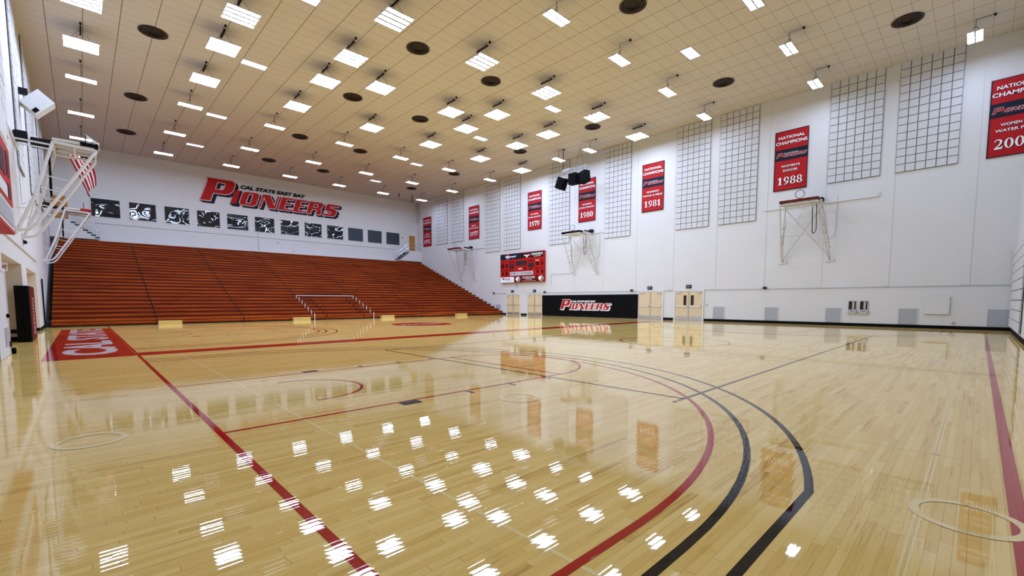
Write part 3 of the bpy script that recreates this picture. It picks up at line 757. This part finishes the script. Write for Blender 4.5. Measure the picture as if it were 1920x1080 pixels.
landing('corner_stair', 'white stair and landing with navy treads in the far right corner', 30.1, 31.89, 7.72, 30.1, 7.72, 28.4, 6.45, 49.95, YB - 0.06, 31.8)
landing('corner_stair', 'white stair and landing in the far left corner behind the hoops', XL + 0.01, -0.25, 7.85, -0.25, 7.85, 1.35, 6.6, 49.95, YB - 0.06, XL + 0.1)

# ---------------------------------------------------------------- wall pad, access panels, fountains
t = thing('padded_panel', 'long black padded wall panel with red team wordmark between the doors', 'wall pad', (XR - 0.021, 28.98, 0.03))
bm = bmesh.new()
for k in range(9): box(bm, -0.06, 0, -k*1.141, -(k+1)*1.141 + 0.008, 0, 1.93)
bmesh.ops.bevel(bm, geom=bm.edges[:], offset=0.012, segments=1, affect='EDGES')
fin(bm, 'pad', M['navy'] if False else M['black'], t)
wordmark(t, RW, (-0.062, -2.28, 0.64), 0.412, M['red'], M['white'], M['silver'], M['white'], 0.006, 0.5)
for y, w_, lb in ((34.91, 0.74, 'grey access panel beside the right end of the bleachers'), (12.12, 0.75, 'grey floor-level access panel nearest the windowed doors'), (8.84, 0.74, 'second grey access panel from the windowed doors'),
                  (5.55, 0.74, 'grey access panel just left of the drinking fountains'), (2.23, 0.75, 'grey access panel below the square white cover'), (-1.06, 0.74, 'grey access panel closest to the right corner')):
    t = thing('access_panel', lb, 'wall panel', (XR, y, 0.2), 0, 'grey access panels along the banner wall')
    bxo('door', M['greyp'], t, (-0.02, 0, 0, w_, 0, 0.82), bevel=0.006)
    bxo('frame', M['trimw'], t, (-0.028, 0, -0.03, 0.0, -0.02, 0.85), (-0.028, 0, w_, w_ + 0.03, -0.02, 0.85), (-0.028, 0, 0, w_, 0.82, 0.85))
    bxo('latch', M['steel'], t, (-0.03, -0.02, 0.03, 0.07, 0.4, 0.45))
for y, lb in ((4.83, 'left of the two recessed drinking fountains'), (4.31, 'right one of the pair of recessed drinking fountains')):
    t = thing('drinking_fountain', lb, 'drinking fountain', (XR, y, 0.66), 0, 'recessed drinking fountains')
    bxo('niche', M['bronze'], t, (-0.02, 0, 0.02, 0.36, 0.28, 0.76))
    bxo('niche_back_strip', M['steel'], t, (-0.024, -0.02, 0.10, 0.20, 0.30, 0.74))
    bxo('surround', M['steel'], t, (-0.05, 0, 0, 0.025, 0.0, 0.78), (-0.05, 0, 0.355, 0.38, 0.0, 0.78), (-0.05, 0, 0.025, 0.355, 0.755, 0.78))
    bm = bmesh.new(); prism(bm, [(0, 0.28), (-0.16, 0.26), (-0.16, 0.16), (-0.05, 0.0), (0, 0.0)], 1, 0.0, 0.38)
    fin(bm, 'basin', M['housing'], t)
    bxo('push_bar', M['blackmetal'], t, (-0.168, -0.16, 0.06, 0.32, 0.19, 0.215))
tag(bxo('cover_plate', M['wall'], None, (XR - 0.07, XR, 1.03, 1.98, 0.75, 1.67), bevel=0.008), 'square white raised cover on the wall between two grey panels', 'wall panel')
tag(bxo('power_outlet', M['greyp'], None, (XR - 0.03, XR, 0.80, 0.91, 0.27, 0.38), bevel=0.006), 'small grey outlet low on the wall by the white cover', 'outlet')
t = thing('bell', 'round grey bell on the wall just under the scoreboard', 'bell', (XR, 32.5, 3.0))
bm = bmesh.new(); tube(bm, (0, 0, 0), (-0.06, 0, 0), 0.17, 20); fin(bm, 'ring', M['greyp'], t)
bm = bmesh.new(); tube(bm, (-0.05, 0, 0), (-0.08, 0, 0), 0.10, 20); fin(bm, 'dome', M['wall'], t)
bxo('label_plate', M['cream'], t, (-0.02, 0, -0.25, 0.05, -0.32, -0.26))
tag(bxo('door_reader', M['housing'], None, (XR - 0.05, XR, 13.28, 13.40, 1.12, 1.26), bevel=0.01), 'small white box on the wall right of the windowed doors', 'wall device')

# ---------------------------------------------------------------- bleachers
Y0, RD, Z0, RH, NR = 34.6, 0.64, 0.40, 0.2465, 25
JX = [XL + 0.26, 3.30, 7.95, 12.62, 17.36, 22.0, 26.7, 31.86]
names = ['against the left wall', 'second from the left wall', 'third from the left wall, left of the railed one', 'with pale railing posts at both sides',
         'just right of the railed one', 'second from the banner wall', 'stepping down along the banner wall']
for k in range(7):
    a, b = JX[k] + 0.012, JX[k+1] - 0.045
    t = thing('bleacher_section', 'red-brown wooden bleacher section ' + names[k], 'bleachers', ((a+b)/2, Y0, 0), 0, 'bleacher sections')
    hw = (b - a) / 2
    for i in range(NR):
        y, z = i*RD, Z0 + i*RH
        o = bmesh.new()
        box(o, -hw, hw, y, y + 0.30, z - 0.10, z)                              # seat board
        box(o, -hw, hw, y + 0.30, y + RD + 0.06, z - 0.10, z - 0.06)           # foot board
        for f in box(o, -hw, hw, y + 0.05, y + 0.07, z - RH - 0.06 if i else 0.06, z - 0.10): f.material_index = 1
        if i == 0:
            for f in box(o, -hw, hw, y + 0.012, y + 0.03, 0.13, 0.25): f.material_index = 0
        # dark strip painting in the shade of the gap between sections
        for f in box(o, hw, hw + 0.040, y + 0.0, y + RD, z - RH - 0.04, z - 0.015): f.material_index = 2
        fin(o, 'bench_row', [M['bleach'], M['bleach_shaded'], M['dark']], t)
    if k == 0:
        bxo('end_panel', M['dark'], t, (-hw - 0.2, -hw - 0.01, 0.3, NR*RD, 0, 0.3))  # dark filler painting the shaded gap beside the left wall
# deck behind the last row and white ledge
struct(bxo('trim_2', M['trimw'], None, (XL, XR, Y0 + NR*RD + 0.02, YB, 6.30, 6.45)))
for xa, xb, lb in ((3.31, 4.48, 'low maple step box at the leftmost aisle joint of the bleachers'), (11.04, 12.22, 'low maple step box just left of the railed bleacher section'),
                   (17.97, 19.10, 'low maple step box just right of the railed bleacher section'), (25.68, 26.9, 'low maple step box nearest the banner wall')):
    t = thing('step_box', lb, 'step', ((xa+xb)/2, 34.25, 0), 0, 'step boxes at the foot of the bleachers')
    h = (xb - xa)/2
    bxo('top_board', M['boxw'], t, (-h, h, 0.0, 0.34, 0.21, 0.24)); bxo('front_board', M['boxw'], t, (-h, h, 0.0, 0.03, 0, 0.21))
    bxo('side_board', M['boxw'], t, (-h, -h + 0.03, 0.03, 0.34, 0, 0.21)); bxo('side_board', M['boxw'], t, (h - 0.03, h, 0.03, 0.34, 0, 0.21))
t = thing('bleacher_railing', 'pale tube railing stepping up both sides of one bleacher section', 'railing', (12.62, Y0, 0))
for s, xx in (('left', 0.0), ('right', 4.76)):
    for i in range(6):
        y, z = i*RD - 0.03, Z0 + i*RH
        bm = bmesh.new(); tube(bm, (xx, y, z - 0.22 if i else 0.0), (xx, y, z + 0.10), 0.028, 6)
        fin(bm, 'post', M['cream'], t)
bm = bmesh.new(); path(bm, [(0, 6*RD - 0.03, 1.62), (0, 6*RD - 0.03, 1.86), (4.76, 6*RD - 0.03, 1.86), (4.76, 6*RD - 0.03, 1.62)], 0.03, 6); fin(bm, 'top_bar', M['cream'], t)
bm = bmesh.new(); path(bm, [(0.9, 6.5*RD, 1.7), (0.9, 6.5*RD, 2.03), (3.93, 6.5*RD, 2.03), (3.93, 6.5*RD, 1.7)], 0.03, 6); fin(bm, 'rear_bar', M['blackmetal'], t)
for xx in (0.9, 3.9):
    for i in range(6):
        y, z = i*RD - 0.012, Z0 + i*RH
        bxo('dark_bracket', M['blackmetal'], t, (xx - 0.03, xx + 0.03, y - 0.012, y + 0.006, z - 0.2, z + 0.02))

# ---------------------------------------------------------------- folded wall hoops
def hoop(label, loc, rz, padm, group='folded basketball hoops on the walls', big=False, tb=0.028):
    """built for the left wall: +x points into the room, y along the wall, origin on the wall at floor height"""
    t = thing('basketball_hoop', label, 'basketball hoop', loc, rz, group)
    mt = M['cream'] if tb > 0.03 else M['tube']
    for s in (-1, 1):
        yb, yt = s*1.22, s*0.92
        bxo('wall_plate', M['cream'], t, (0, 0.05, yb - 0.22, yb + 0.22, 3.74, 3.95), bevel=0.008)
        bm = bmesh.new()
        path(bm, [(0.06, yb, 3.86), (0.52, yb*0.97, 5.05), (1.05, yt, 7.05)], tb, 8)
        path(bm, [(0.06, yb, 3.84), (0.36, yb, 3.92), (0.50, yb*0.99, 4.08), (2.18, yt, 6.98)], tb, 8)
        path(bm, [(1.05, yt, 7.05), (2.18, yt, 6.98)], tb, 8)
        path(bm, [(0.85, yt, 6.3), (0.35, yb, 4.6), (0.06, yb, 4.6)], 0.02, 6)
        for f, g in ((0.62, 0.68), (0.48, 0.52), (0.30, 0.30)):
            za = 3.9 + f*3.15; zb = 3.9 + (f - 0.03)*3.08
            tube(bm, (0.06 + f*0.99, yb + (yt-yb)*f, za), (0.42 + (zb - 3.95)/3.03*1.76, yb + (yt-yb)*f, zb), 0.02, 6)
        fin(bm, 'side_truss', mt, t)
    bm = bmesh.new()
    for s in (-1, 1): tube(bm, (0.10, s*1.2, 4.0), (0.98, -s*0.93, 6.9), 0.02, 6)
    tube(bm, (0.6, -1.06, 5.35), (0.6, 1.06, 5.35), 0.012, 6)
    fin(bm, 'cross_brace', mt, t)
    bm = bmesh.new()
    for x_, z_ in ((1.05, 7.05), (2.18, 6.98), (1.6, 7.02)): tube(bm, (x_, -0.98, z_), (x_, 0.98, z_), 0.03, 8)
    for y_ in (-0.35, 0.35): tube(bm, (0.1, y_, 7.1), (2.18, y_, 7.02), 0.03, 8)
    fin(bm, 'top_frame', M['cream'], t)
    # backboard folded flat, playing face up
    bd = bxo('backboard', M['clearplate'], t, (1.08, 2.12, -0.90, 0.90, 7.15, 7.175))
    bxo('board_frame', M['trimw'], bd, (1.03, 1.09, -0.93, 0.93, 7.12, 7.20), (2.11, 2.17, -0.93, 0.93, 7.12, 7.20), (1.09, 2.11, -0.93, -0.88, 7.12, 7.20), (1.09, 2.11, 0.88, 0.93, 7.12, 7.20))
    bxo('edge_pad', padm, bd, (2.12, 2.24, -0.96, 0.96, 7.08, 7.22), (1.75, 2.12, -0.97, -0.90, 7.08, 7.22), (1.75, 2.12, 0.90, 0.97, 7.08, 7.22), bevel=0.015)
    rm_ = bmesh.new(); torus(rm_, (1.92, 0, 7.53), 0.228, 0.016, 'x', 28, 6); rim = fin(rm_, 'rim', M['bronze'], t, smooth=True)
    bxo('rim_bracket', M['orange'], rim, (1.86, 1.98, -0.09, 0.09, 7.175, 7.31), bevel=0.01)
    if big:
        bm = bmesh.new()
        for i in range(12):
            for sgn in (-1, 1):
                a0 = 2*math.pi*i/12; a1 = a0 + sgn*2*math.pi/24*3
                p0 = (1.92, 0.225*math.cos(a0), 7.53 + 0.225*math.sin(a0)); p1 = (2.30, 0.13*math.cos(a1), 7.36 + 0.13*math.sin(a1))
                tube(bm, p0, p1, 0.006, 4)
        fin(bm, 'net', M['white'], rim)
    # motor arm
    bxo('motor', M['blackmetal'], t, (0.02, 0.38, 0.42, 0.84, 7.26, 7.60) if tb > 0.03 else (0.02, 0.34, 0.48, 0.80, 7.26, 7.50), bevel=0.03)
    bxo('lift_arm', M['blackmetal'], t, (0.44, 1.14, 0.46, 0.80, 7.12, 7.44) if tb > 0.03 else (0.42, 1.12, 0.52, 0.74, 7.22, 7.36), bevel=0.02)
    bxo('arm_link', M['steel'], t, (0.30, 0.46, 0.58, 0.68, 7.28, 7.36))
    bm = bmesh.new(); path(bm, [(0.9, 0.62, 7.2), (0.86, 0.64, 5.6), (0.88, 0.56, 5.38), (0.9, 0.46, 5.4), (0.92, 0.42, 6.9)], 0.022, 6); fin(bm, 'cable_loop', M['black'], t)
    bm = bmesh.new()
    path(bm, [(0.05, 1.45, 7.5), (0.05, 1.45, 5.6), (0.06, 1.35, 5.2), (0.08, 1.1, 5.05), (0.2, 0.95, 5.1)], 0.010, 6); fin(bm, 'thin_cord', M['greyp'], t)
    bxo('wall_rail', M['cream'], t, (0.0, 0.07, -2.5, 3.3, 7.16, 7.24), (0.0, 0.07, 3.28, 3.34, 7.16, 7.40))
    return t
M['tube'] = mat('grey_tube', (0.50, 0.48, 0.46), 0.45)
hoop('nearest folded hoop high on the banner wall, red padded edge', (XR, 7.43, 0), math.pi, M['dred'])
hoop('folded hoop right of the scoreboard, under the 1980 banner, black padded edge', (XR, 23.9, 0), math.pi, M['black'])
hoop('farthest folded hoop on the banner wall, above the bleachers', (XR, 40.3, 0), math.pi, M['dred'])
hoop('large folded hoop on the left wall with black pad and net', (XL, 23.9, 0), 0, M['black'], big=True, tb=0.05)
hoop('smaller folded hoop on the left wall over the bleachers, red pad', (XL, 40.3, 0), 0, M['red'], tb=0.045)

# ---------------------------------------------------------------- flag, left wall box, recess items
t = thing('flag', 'striped red and white flag hanging from a pole on the left wall', 'flag', (XL, 27.0, 0))
bm = bmesh.new(); path(bm, [(0.02, 0, 8.25), (1.33, 0, 7.80)], 0.02, 6); fin(bm, 'pole', M['cream'], t)
NS, NL = 9, 14
bmf = bmesh.new(); g = []
TL, TR, BR, BLc = Vector((1.32, 7.80)), Vector((1.98, 7.55)), Vector((2.22, 6.45)), Vector((1.92, 6.12))
for i in range(NS*2 + 1):
    for j in range(NL + 1):
        f, h = i/(NS*2), j/NL
        p = (TL*(1-f) + TR*f)*(1-h) + (BLc*(1-f) + BR*f)*h
        bulge = 0.10*math.sin(h*math.pi)*f
        g.append(bmf.verts.new((p.x + bulge, 0.09*math.sin(f*11) , p.y + bulge*0.5)))
for i in range(NS*2):
    for j in range(NL):
        fc = bmf.faces.new((g[i*(NL+1)+j], g[(i+1)*(NL+1)+j], g[(i+1)*(NL+1)+j+1], g[i*(NL+1)+j+1])); fc.material_index = (i // 2) % 2
cl = fin(bmf, 'cloth', [M['dred'] if False else M['bred'], M['white']], t, smooth=True)
md = cl.modifiers.new('s', 'SOLIDIFY'); md.thickness = 0.004
bm = bmesh.new(); tube(bm, (1.92, 0, 6.12), (1.99, 0, 5.95), 0.03, 6); fin(bm, 'tassel', M['dred'], t)

t = thing('loudspeaker', 'tilted white loudspeaker box high on the left wall', 'loudspeaker', (XL, 27.6, 9.6))
bm = bmesh.new(); box(bm, -0.32, 0.32, -0.35, 0.35, -0.42, 0.42)
bmesh.ops.rotate(bm, verts=bm.verts, cent=(0, 0, 0), matrix=Matrix.Rotation(math.radians(42), 3, 'Y'))
bmesh.ops.translate(bm, verts=bm.verts, vec=(0.60, 0, 0)); cab = fin(bm, 'cabinet', M['wall'], t)
bm = bmesh.new(); box(bm, -0.33, -0.30, -0.3, 0.3, -0.38, 0.38); bmesh.ops.rotate(bm, verts=bm.verts, cent=(0, 0, 0), matrix=Matrix.Rotation(math.radians(42), 3, 'Y'))
bmesh.ops.translate(bm, verts=bm.verts, vec=(0.60, 0, 0)); fin(bm, 'rear_panel', M['beige'], t)
bm = bmesh.new(); box(bm, 0.12, 0.26, -0.37, -0.34, -0.40, -0.20); bmesh.ops.rotate(bm, verts=bm.verts, cent=(0, 0, 0), matrix=Matrix.Rotation(math.radians(42), 3, 'Y'))
bmesh.ops.translate(bm, verts=bm.verts, vec=(0.60, 0, 0)); fin(bm, 'connector', M['black'], t)
bxo('bracket', M['blackmetal'], t, (0.022, 0.34, -0.1, 0.1, 0.28, 0.52))

tc = thing('storage_cabinet', 'tall black cabinet with dark red side by the left wall recess', 'cabinet', (XL, 23.0, 0))
bxo('body', M['black'], tc, (-0.17, 0.0, 0, 0.85, 0.0, 1.97), (0.0, 0.17, 0, 2.6, 0.0, 1.97), bevel=0.01)
bxo('side_panel', M['dred'], tc, (0.17, 0.178, 0.4, 2.58, 0.02, 1.93))
put('side_lettering', text_mesh('PIONEERS', 1.35, 0.55, bold=0.0, extrude=0.002), M['pink'], tc, basis((0, 0, -1), (0, 1, 0), (0.179, 1.3, 1.55)))
tag(bxo('power_outlet', M['blackmetal'], None, (-1.86, -1.66, 23.87, 23.90, 0.28, 0.42)), 'black outlet plate low in the left wall recess', 'outlet')
t = thing('exit_sign', 'white exit sign with red letter at the left edge', 'sign', (XL, 18.32, 2.36))
bxo('sign_box', M['white'], t, (-0.05, 0.09, -0.02, 0.02, -0.11, 0.11))
put('sign_lettering', text_mesh('EXIT', 0.12, 0.11, bold=0.03, extrude=0.002), M['red'], t, basis((1, 0, 0), (0, 0, 1), (-0.04, -0.023, -0.055)))
d = struct(bxo('door_7', M['trimw'], None, (XL, XL + 0.05, 18.05, 18.15, 0, 2.3), (XL, XL + 0.05, 15.9, 16.0, 0, 2.3), (XL, XL + 0.05, 16.0, 18.05, 2.2, 2.3)))
lf = bxo('door_leaf', M['wall'], d, (XL, XL + 0.035, 16.0, 18.05, 0.01, 2.2))
bxo('louvre', M['greyp'], lf, (XL + 0.035, XL + 0.045, 17.2, 17.85, 0.25, 0.75))
bxo('door_handle', M['black'], lf, (XL + 0.035, XL + 0.09, 17.8, 17.88, 1.0, 1.1))
bxo('door_hinge', M['black'], d, (XL + 0.05, XL + 0.07, 18.02, 18.1, 0.2, 0.36))
tag(bxo('door_stop', M['black'], None, (XL + 0.03, XL + 0.13, 18.16, 18.34, 0.0, 0.16), bevel=0.01), 'small black door stop on the floor at the left edge', 'door stop')
t = thing('light_fitting', 'small dark fitting on the left wall above the recess', 'wall light', (XL, 25.2, 3.66))
bxo('body', M['blackmetal'], t, (0, 0.12, -0.12, 0.12, -0.06, 0.06), bevel=0.02); bxo('plate', M['cream'], t, (0, 0.02, -0.3, 0.3, -0.1, 0.1))
tag(bxo('pad_edge', M['black'], None, (XL + 0.0, XL + 0.05, 34.3, 34.55, 0.0, 2.6)), 'black pad edge between the left wall and the bleachers', 'wall pad')

# ---------------------------------------------------------------- ceiling: hanging lights
XS = {0: 0.62, 1: 5.38, 2: 10.08, 3: 14.9, 4: 19.64, 5: 24.5, 6: 29.4}
YS = [45.9, 39.9, 33.7, 29.3, 24.98, 21.8, 17.63, 12.83, 6.8, 0.75]
def fixture(n):
    t = thing('hanging_light', 'x', 'ceiling light')
    W = 1.18; L = {4: 1.18, 2: 0.48}[n]; y0 = -L/2; pitch = (L + (0.11 if n == 4 else 0.06)) / n
    ww = pitch - (0.11 if n == 4 else 0.06)
    hb = bmesh.new(); box(hb, -W/2 - 0.02, W/2 + 0.02, -0.06, 0.06, 0.045, 0.10)
    for sx in (-0.45, 0.45): box(hb, sx - 0.03, sx + 0.03, -L/2, L/2, 0.035, 0.06)
    fin(hb, 'housing', M['housing'], t)
    for k in range(n):
        a = y0 + k*pitch; b = a + ww
        bm = bmesh.new()
        fs = box(bm, -W/2, W/2, a, b, -0.015, 0.035)
        for f in fs: f.material_index = 1
        fs[0].material_index = 0
        fin(bm, 'lamp_strip', [M['lamp'], M['housing']], t)
    top = ZC - 13.2
    if n == 4:
        bxo('strut_bar', M['blackmetal'], t, (-0.03, 0.03, -0.42, 0.42, top - 0.16, top - 0.10))
        bm = bmesh.new()
        for sy in (-0.3, 0.3): tube(bm, (0, sy, top - 0.12), (0, sy, top), 0.014, 5)
        for sx in (-0.4, 0.4):
            for sy in (-0.3, 0.3): tube(bm, (sx, sy, 0.06), (0, sy*0.6, top - 0.14), 0.006, 4)
        fin(bm, 'suspension', M['blackmetal'], t)
    else:
        bm = bmesh.new(); tube(bm, (0, 0, 0.08), (0, 0, top), 0.010, 5); torus(bm, (0, 0, 0.35), 0.07, 0.010, 'x', 12, 4)
        fin(bm, 'suspension', M['blackmetal'], t)
    bxo('junction_box', M['blackmetal'], t, (-0.04, 0.04, -0.62, -0.54, top - 0.09, top))
    bm = bmesh.new(); tube(bm, (0, 0, top - 0.02), (0, -0.56, top - 0.02), 0.008, 4); fin(bm, 'feed_wire', M['blackmetal'], t)
    return t
ROWN = ['first', 'second', 'third', 'fourth', 'fifth', 'sixth', 'seventh', 'eighth', 'ninth', 'tenth']
COLN = ['leftmost column', 'second column from left', 'third column from left', 'middle column', 'third column from right', 'second column from right', 'column by the banner wall']
four = {(0, 3), (0, 4), (1, 3), (1, 4), (1, 5), (2, 3), (2, 4), (2, 5), (2, 6), (3, 3), (3, 6), (4, 3), (4, 4), (4, 5), (4, 6), (5, 3), (5, 4), (5, 5), (5, 6), (6, 3), (6, 6)}
skip = {(3, 4), (3, 5), (0, 5), (0, 7), (1, 7), (2, 7)} - {(1, 7), (2, 7)}
proto = {}
def place(n, x, y, lb):
    if n not in proto: proto[n] = fixture(n); o = proto[n]
    else: o = copy_tree(proto[n])
    o.location = (x, y, 13.2); o['label'] = lb; o['category'] = 'ceiling light'
    o['group'] = 'four-strip hanging lights' if n == 4 else 'two-strip hanging lights'
for c in range(7):
    for r in range(10):
        if (c, r) in {(3, 4), (3, 5), (0, 5), (0, 7), (0, 8), (0, 9), (1, 6), (1, 8), (1, 9), (2, 9), (3, 9)}: continue
        n = 4 if (c, r) in four else 2
        place(n, XS[c], YS[r], '%s-strip hanging light, %s, %s from the bleacher wall' % ('four' if n == 4 else 'two', COLN[c], ROWN[r]))
place(4, 12.58, 23.6, 'four-strip hanging light offset between third and middle columns')
place(4, 17.29, 23.5, 'four-strip hanging light offset just right of the middle column')

# flush ceiling lights
FX, FY = (7.28, 22.9), (44.45, 36.5, 27.35, 19.96, 10.8)
for i, x in enumerate(FX):
    for j, y in enumerate(FY):
        if i == 0 and j == 4: continue
        t = thing('flush_light', 'flat white ceiling panel light, %s row, %s from the bleacher wall' % (('left', 'right')[i], ROWN[j]), 'ceiling light', (x, y, ZC), 0, 'flush panel lights')
        bxo('frame', M['housing'], t, (-0.61, -0.57, -0.31, 0.31, -0.02, 0), (0.57, 0.61, -0.31, 0.31, -0.02, 0), (-0.57, 0.57, -0.31, -0.27, -0.02, 0), (-0.57, 0.57, 0.27, 0.31, -0.02, 0))
        bxo('diffuser', M['flush'], t, (-0.57, 0.57, -0.27, 0.27, -0.012, 0))
# round ceiling diffusers
vproto = None
VC = {'first': 3.07, 'second': 12.7, 'third': 17.5, 'fourth': 27.22}
VY = (44.5, 36.55, 27.35, 19.95, 10.83, 2.88)
for cn, x in VC.items():
    for j, y in enumerate(VY):
        if (cn == 'first' and j > 2) or (cn == 'second' and j > 3) or (cn == 'third' and j > 4): continue
        if vproto is None:
            t = vproto = thing('ceiling_diffuser', 'x', 'vent')
            bm = bmesh.new(); lathe(bm, [(0.52, 0.0), (0.56, -0.03), (0.56, -0.05), (0.47, -0.035), (0.45, 0.0)], 40); fin(bm, 'outer_ring', M['bronze'], t, smooth=True)
            for q, (ra, rb, dz) in enumerate(((0.42, 0.34, -0.02), (0.31, 0.24, -0.03), (0.21, 0.14, -0.045), (0.11, 0.0001, -0.055))):
                bm = bmesh.new(); lathe(bm, [(ra, -0.002), (ra, dz + 0.005), (rb, dz - 0.03), (rb*0.98 if rb > 0.01 else rb, dz - 0.02)], 32); fin(bm, 'cone_ring', M['bronze'], t, smooth=True)
            bm = bmesh.new(); lathe(bm, [(0.46, -0.004), (0.0001, -0.004)], 32); fin(bm, 'dark_throat', M['dark'], t)
        else: t = copy_tree(vproto)
        t.location = (x, y, ZC); t['label'] = 'round dark ceiling diffuser, %s column from the left, %s from the bleacher wall' % (cn, ROWN[j]); t['group'] = 'round ceiling diffusers'

# ---------------------------------------------------------------- hanging loudspeaker cluster
t = thing('speaker_rig', 'thin triangular silver rig hanging from the ceiling above three loudspeakers', 'rig', (29.6, 23.9, 12.2))
bm = bmesh.new()
A_, B_, C_ = (0, 0.84, 0.0), (0, -1.66, -0.06), (0.9, -0.3, 0.12)
for dz in (0.0, 0.12):
    for a, b in ((A_, B_), (B_, C_), (C_, A_)): tube(bm, (a[0], a[1], a[2] + dz), (b[0], b[1], b[2] + dz), 0.025, 6)
for k in range(7):
    f0, f1 = k/7, (k+1)/7
    for a, b in ((A_, B_), (B_, C_), (C_, A_)):
        p = Vector(a).lerp(Vector(b), f0); q = Vector(a).lerp(Vector(b), f1)
        tube(bm, p, q + Vector((0, 0, 0.12)), 0.010, 4)
fin(bm, 'truss', M['greyp'], t)
bm = bmesh.new()
tube(bm, (0.0, 0.74, 0.1), (0.0, 0.74, ZC - 12.2), 0.03, 6); fin(bm, 'pole', M['blackmetal'], t)
bm = bmesh.new(); path(bm, [(0.0, -0.5, 0.1), (0.05, -0.95, ZC - 12.2 - 0.3), (0.05, -0.95, ZC - 12.2)], 0.010, 5); path(bm, [(0.0, -1.4, 0.1), (0.05, -0.95, ZC - 12.2 - 0.3)], 0.010, 5)
fin(bm, 'cable', M['blackmetal'], t)
def speaker(label, y, z, w_, h, rx, rz):
    t = thing('loudspeaker', label, 'loudspeaker', (29.5, y, z), rz, 'hanging loudspeakers')
    R_ = Matrix.Rotation(rx, 3, 'X')
    def add(name, m, *b, bev=0.0):
        bm = bmesh.new(); box(bm, *b)
        if bev: bmesh.ops.bevel(bm, geom=bm.edges[:], offset=bev, segments=2, affect='EDGES')
        bmesh.ops.rotate(bm, verts=bm.verts, cent=(0, 0, 0), matrix=R_); return fin(bm, name, m, t)
    add('cabinet', M['black'], -0.28, 0.28, -w_/2, w_/2, -h/2, h/2, bev=0.02)
    add('grille', M['black'], -0.295, -0.28, -w_/2 + 0.04, w_/2 - 0.04, -h/2 + 0.04, h/2 - 0.04)
    add('end_panel', M['greyp'], -0.26, 0.26, -w_/2 + 0.03, w_/2 - 0.03, h/2, h/2 + 0.05)
    bm = bmesh.new()
    for s in (-1, 1): tube(bm, (0, s*(w_/2 - 0.08), h/2 + 0.02), (0.1, s*(w_/2 - 0.25), 12.22 - z), 0.010, 4)
    fin(bm, 'suspension_wire', M['blackmetal'], t)
speaker('tilted black loudspeaker, leftmost of the hanging cluster', 24.72, 11.20, 0.80, 0.95, math.radians(24), 0)
speaker('upright black loudspeaker in the middle of the hanging cluster', 23.42, 11.34, 0.78, 0.88, 0, 0)
speaker('right loudspeaker of the hanging cluster, in front of the 1980 banner', 22.38, 11.30, 0.86, 0.88, math.radians(-8), math.radians(-15))
for x, y, h, lb in ((27.4, 47.5, 0.45, 'small dark rod hanging from the ceiling in the far right area'), (28.9, 47.1, 0.95, 'longer dark rod hanging from the ceiling near the far corner')):
    bm = bmesh.new(); tube(bm, (x, y, ZC), (x, y, ZC - h), 0.05, 8); tag(fin(bm, 'ceiling_rod', M['bronze'], None), lb, 'rod')

# surface-mounted pieces sit on clips a finger's width off the wall
for o in list(COL.objects):
    if o.parent is None and o.type == 'MESH' and o.get('label'):
        xs = [v.co.x for v in o.data.vertices]; ys = [v.co.y for v in o.data.vertices]
        if abs(max(xs) - XR) < 1e-3: o.location.x -= 0.021
        elif abs(max(ys) - YB) < 1e-3: o.location.y -= 0.021
        elif abs(min(xs) - XL) < 0.011: o.location.x += 0.021
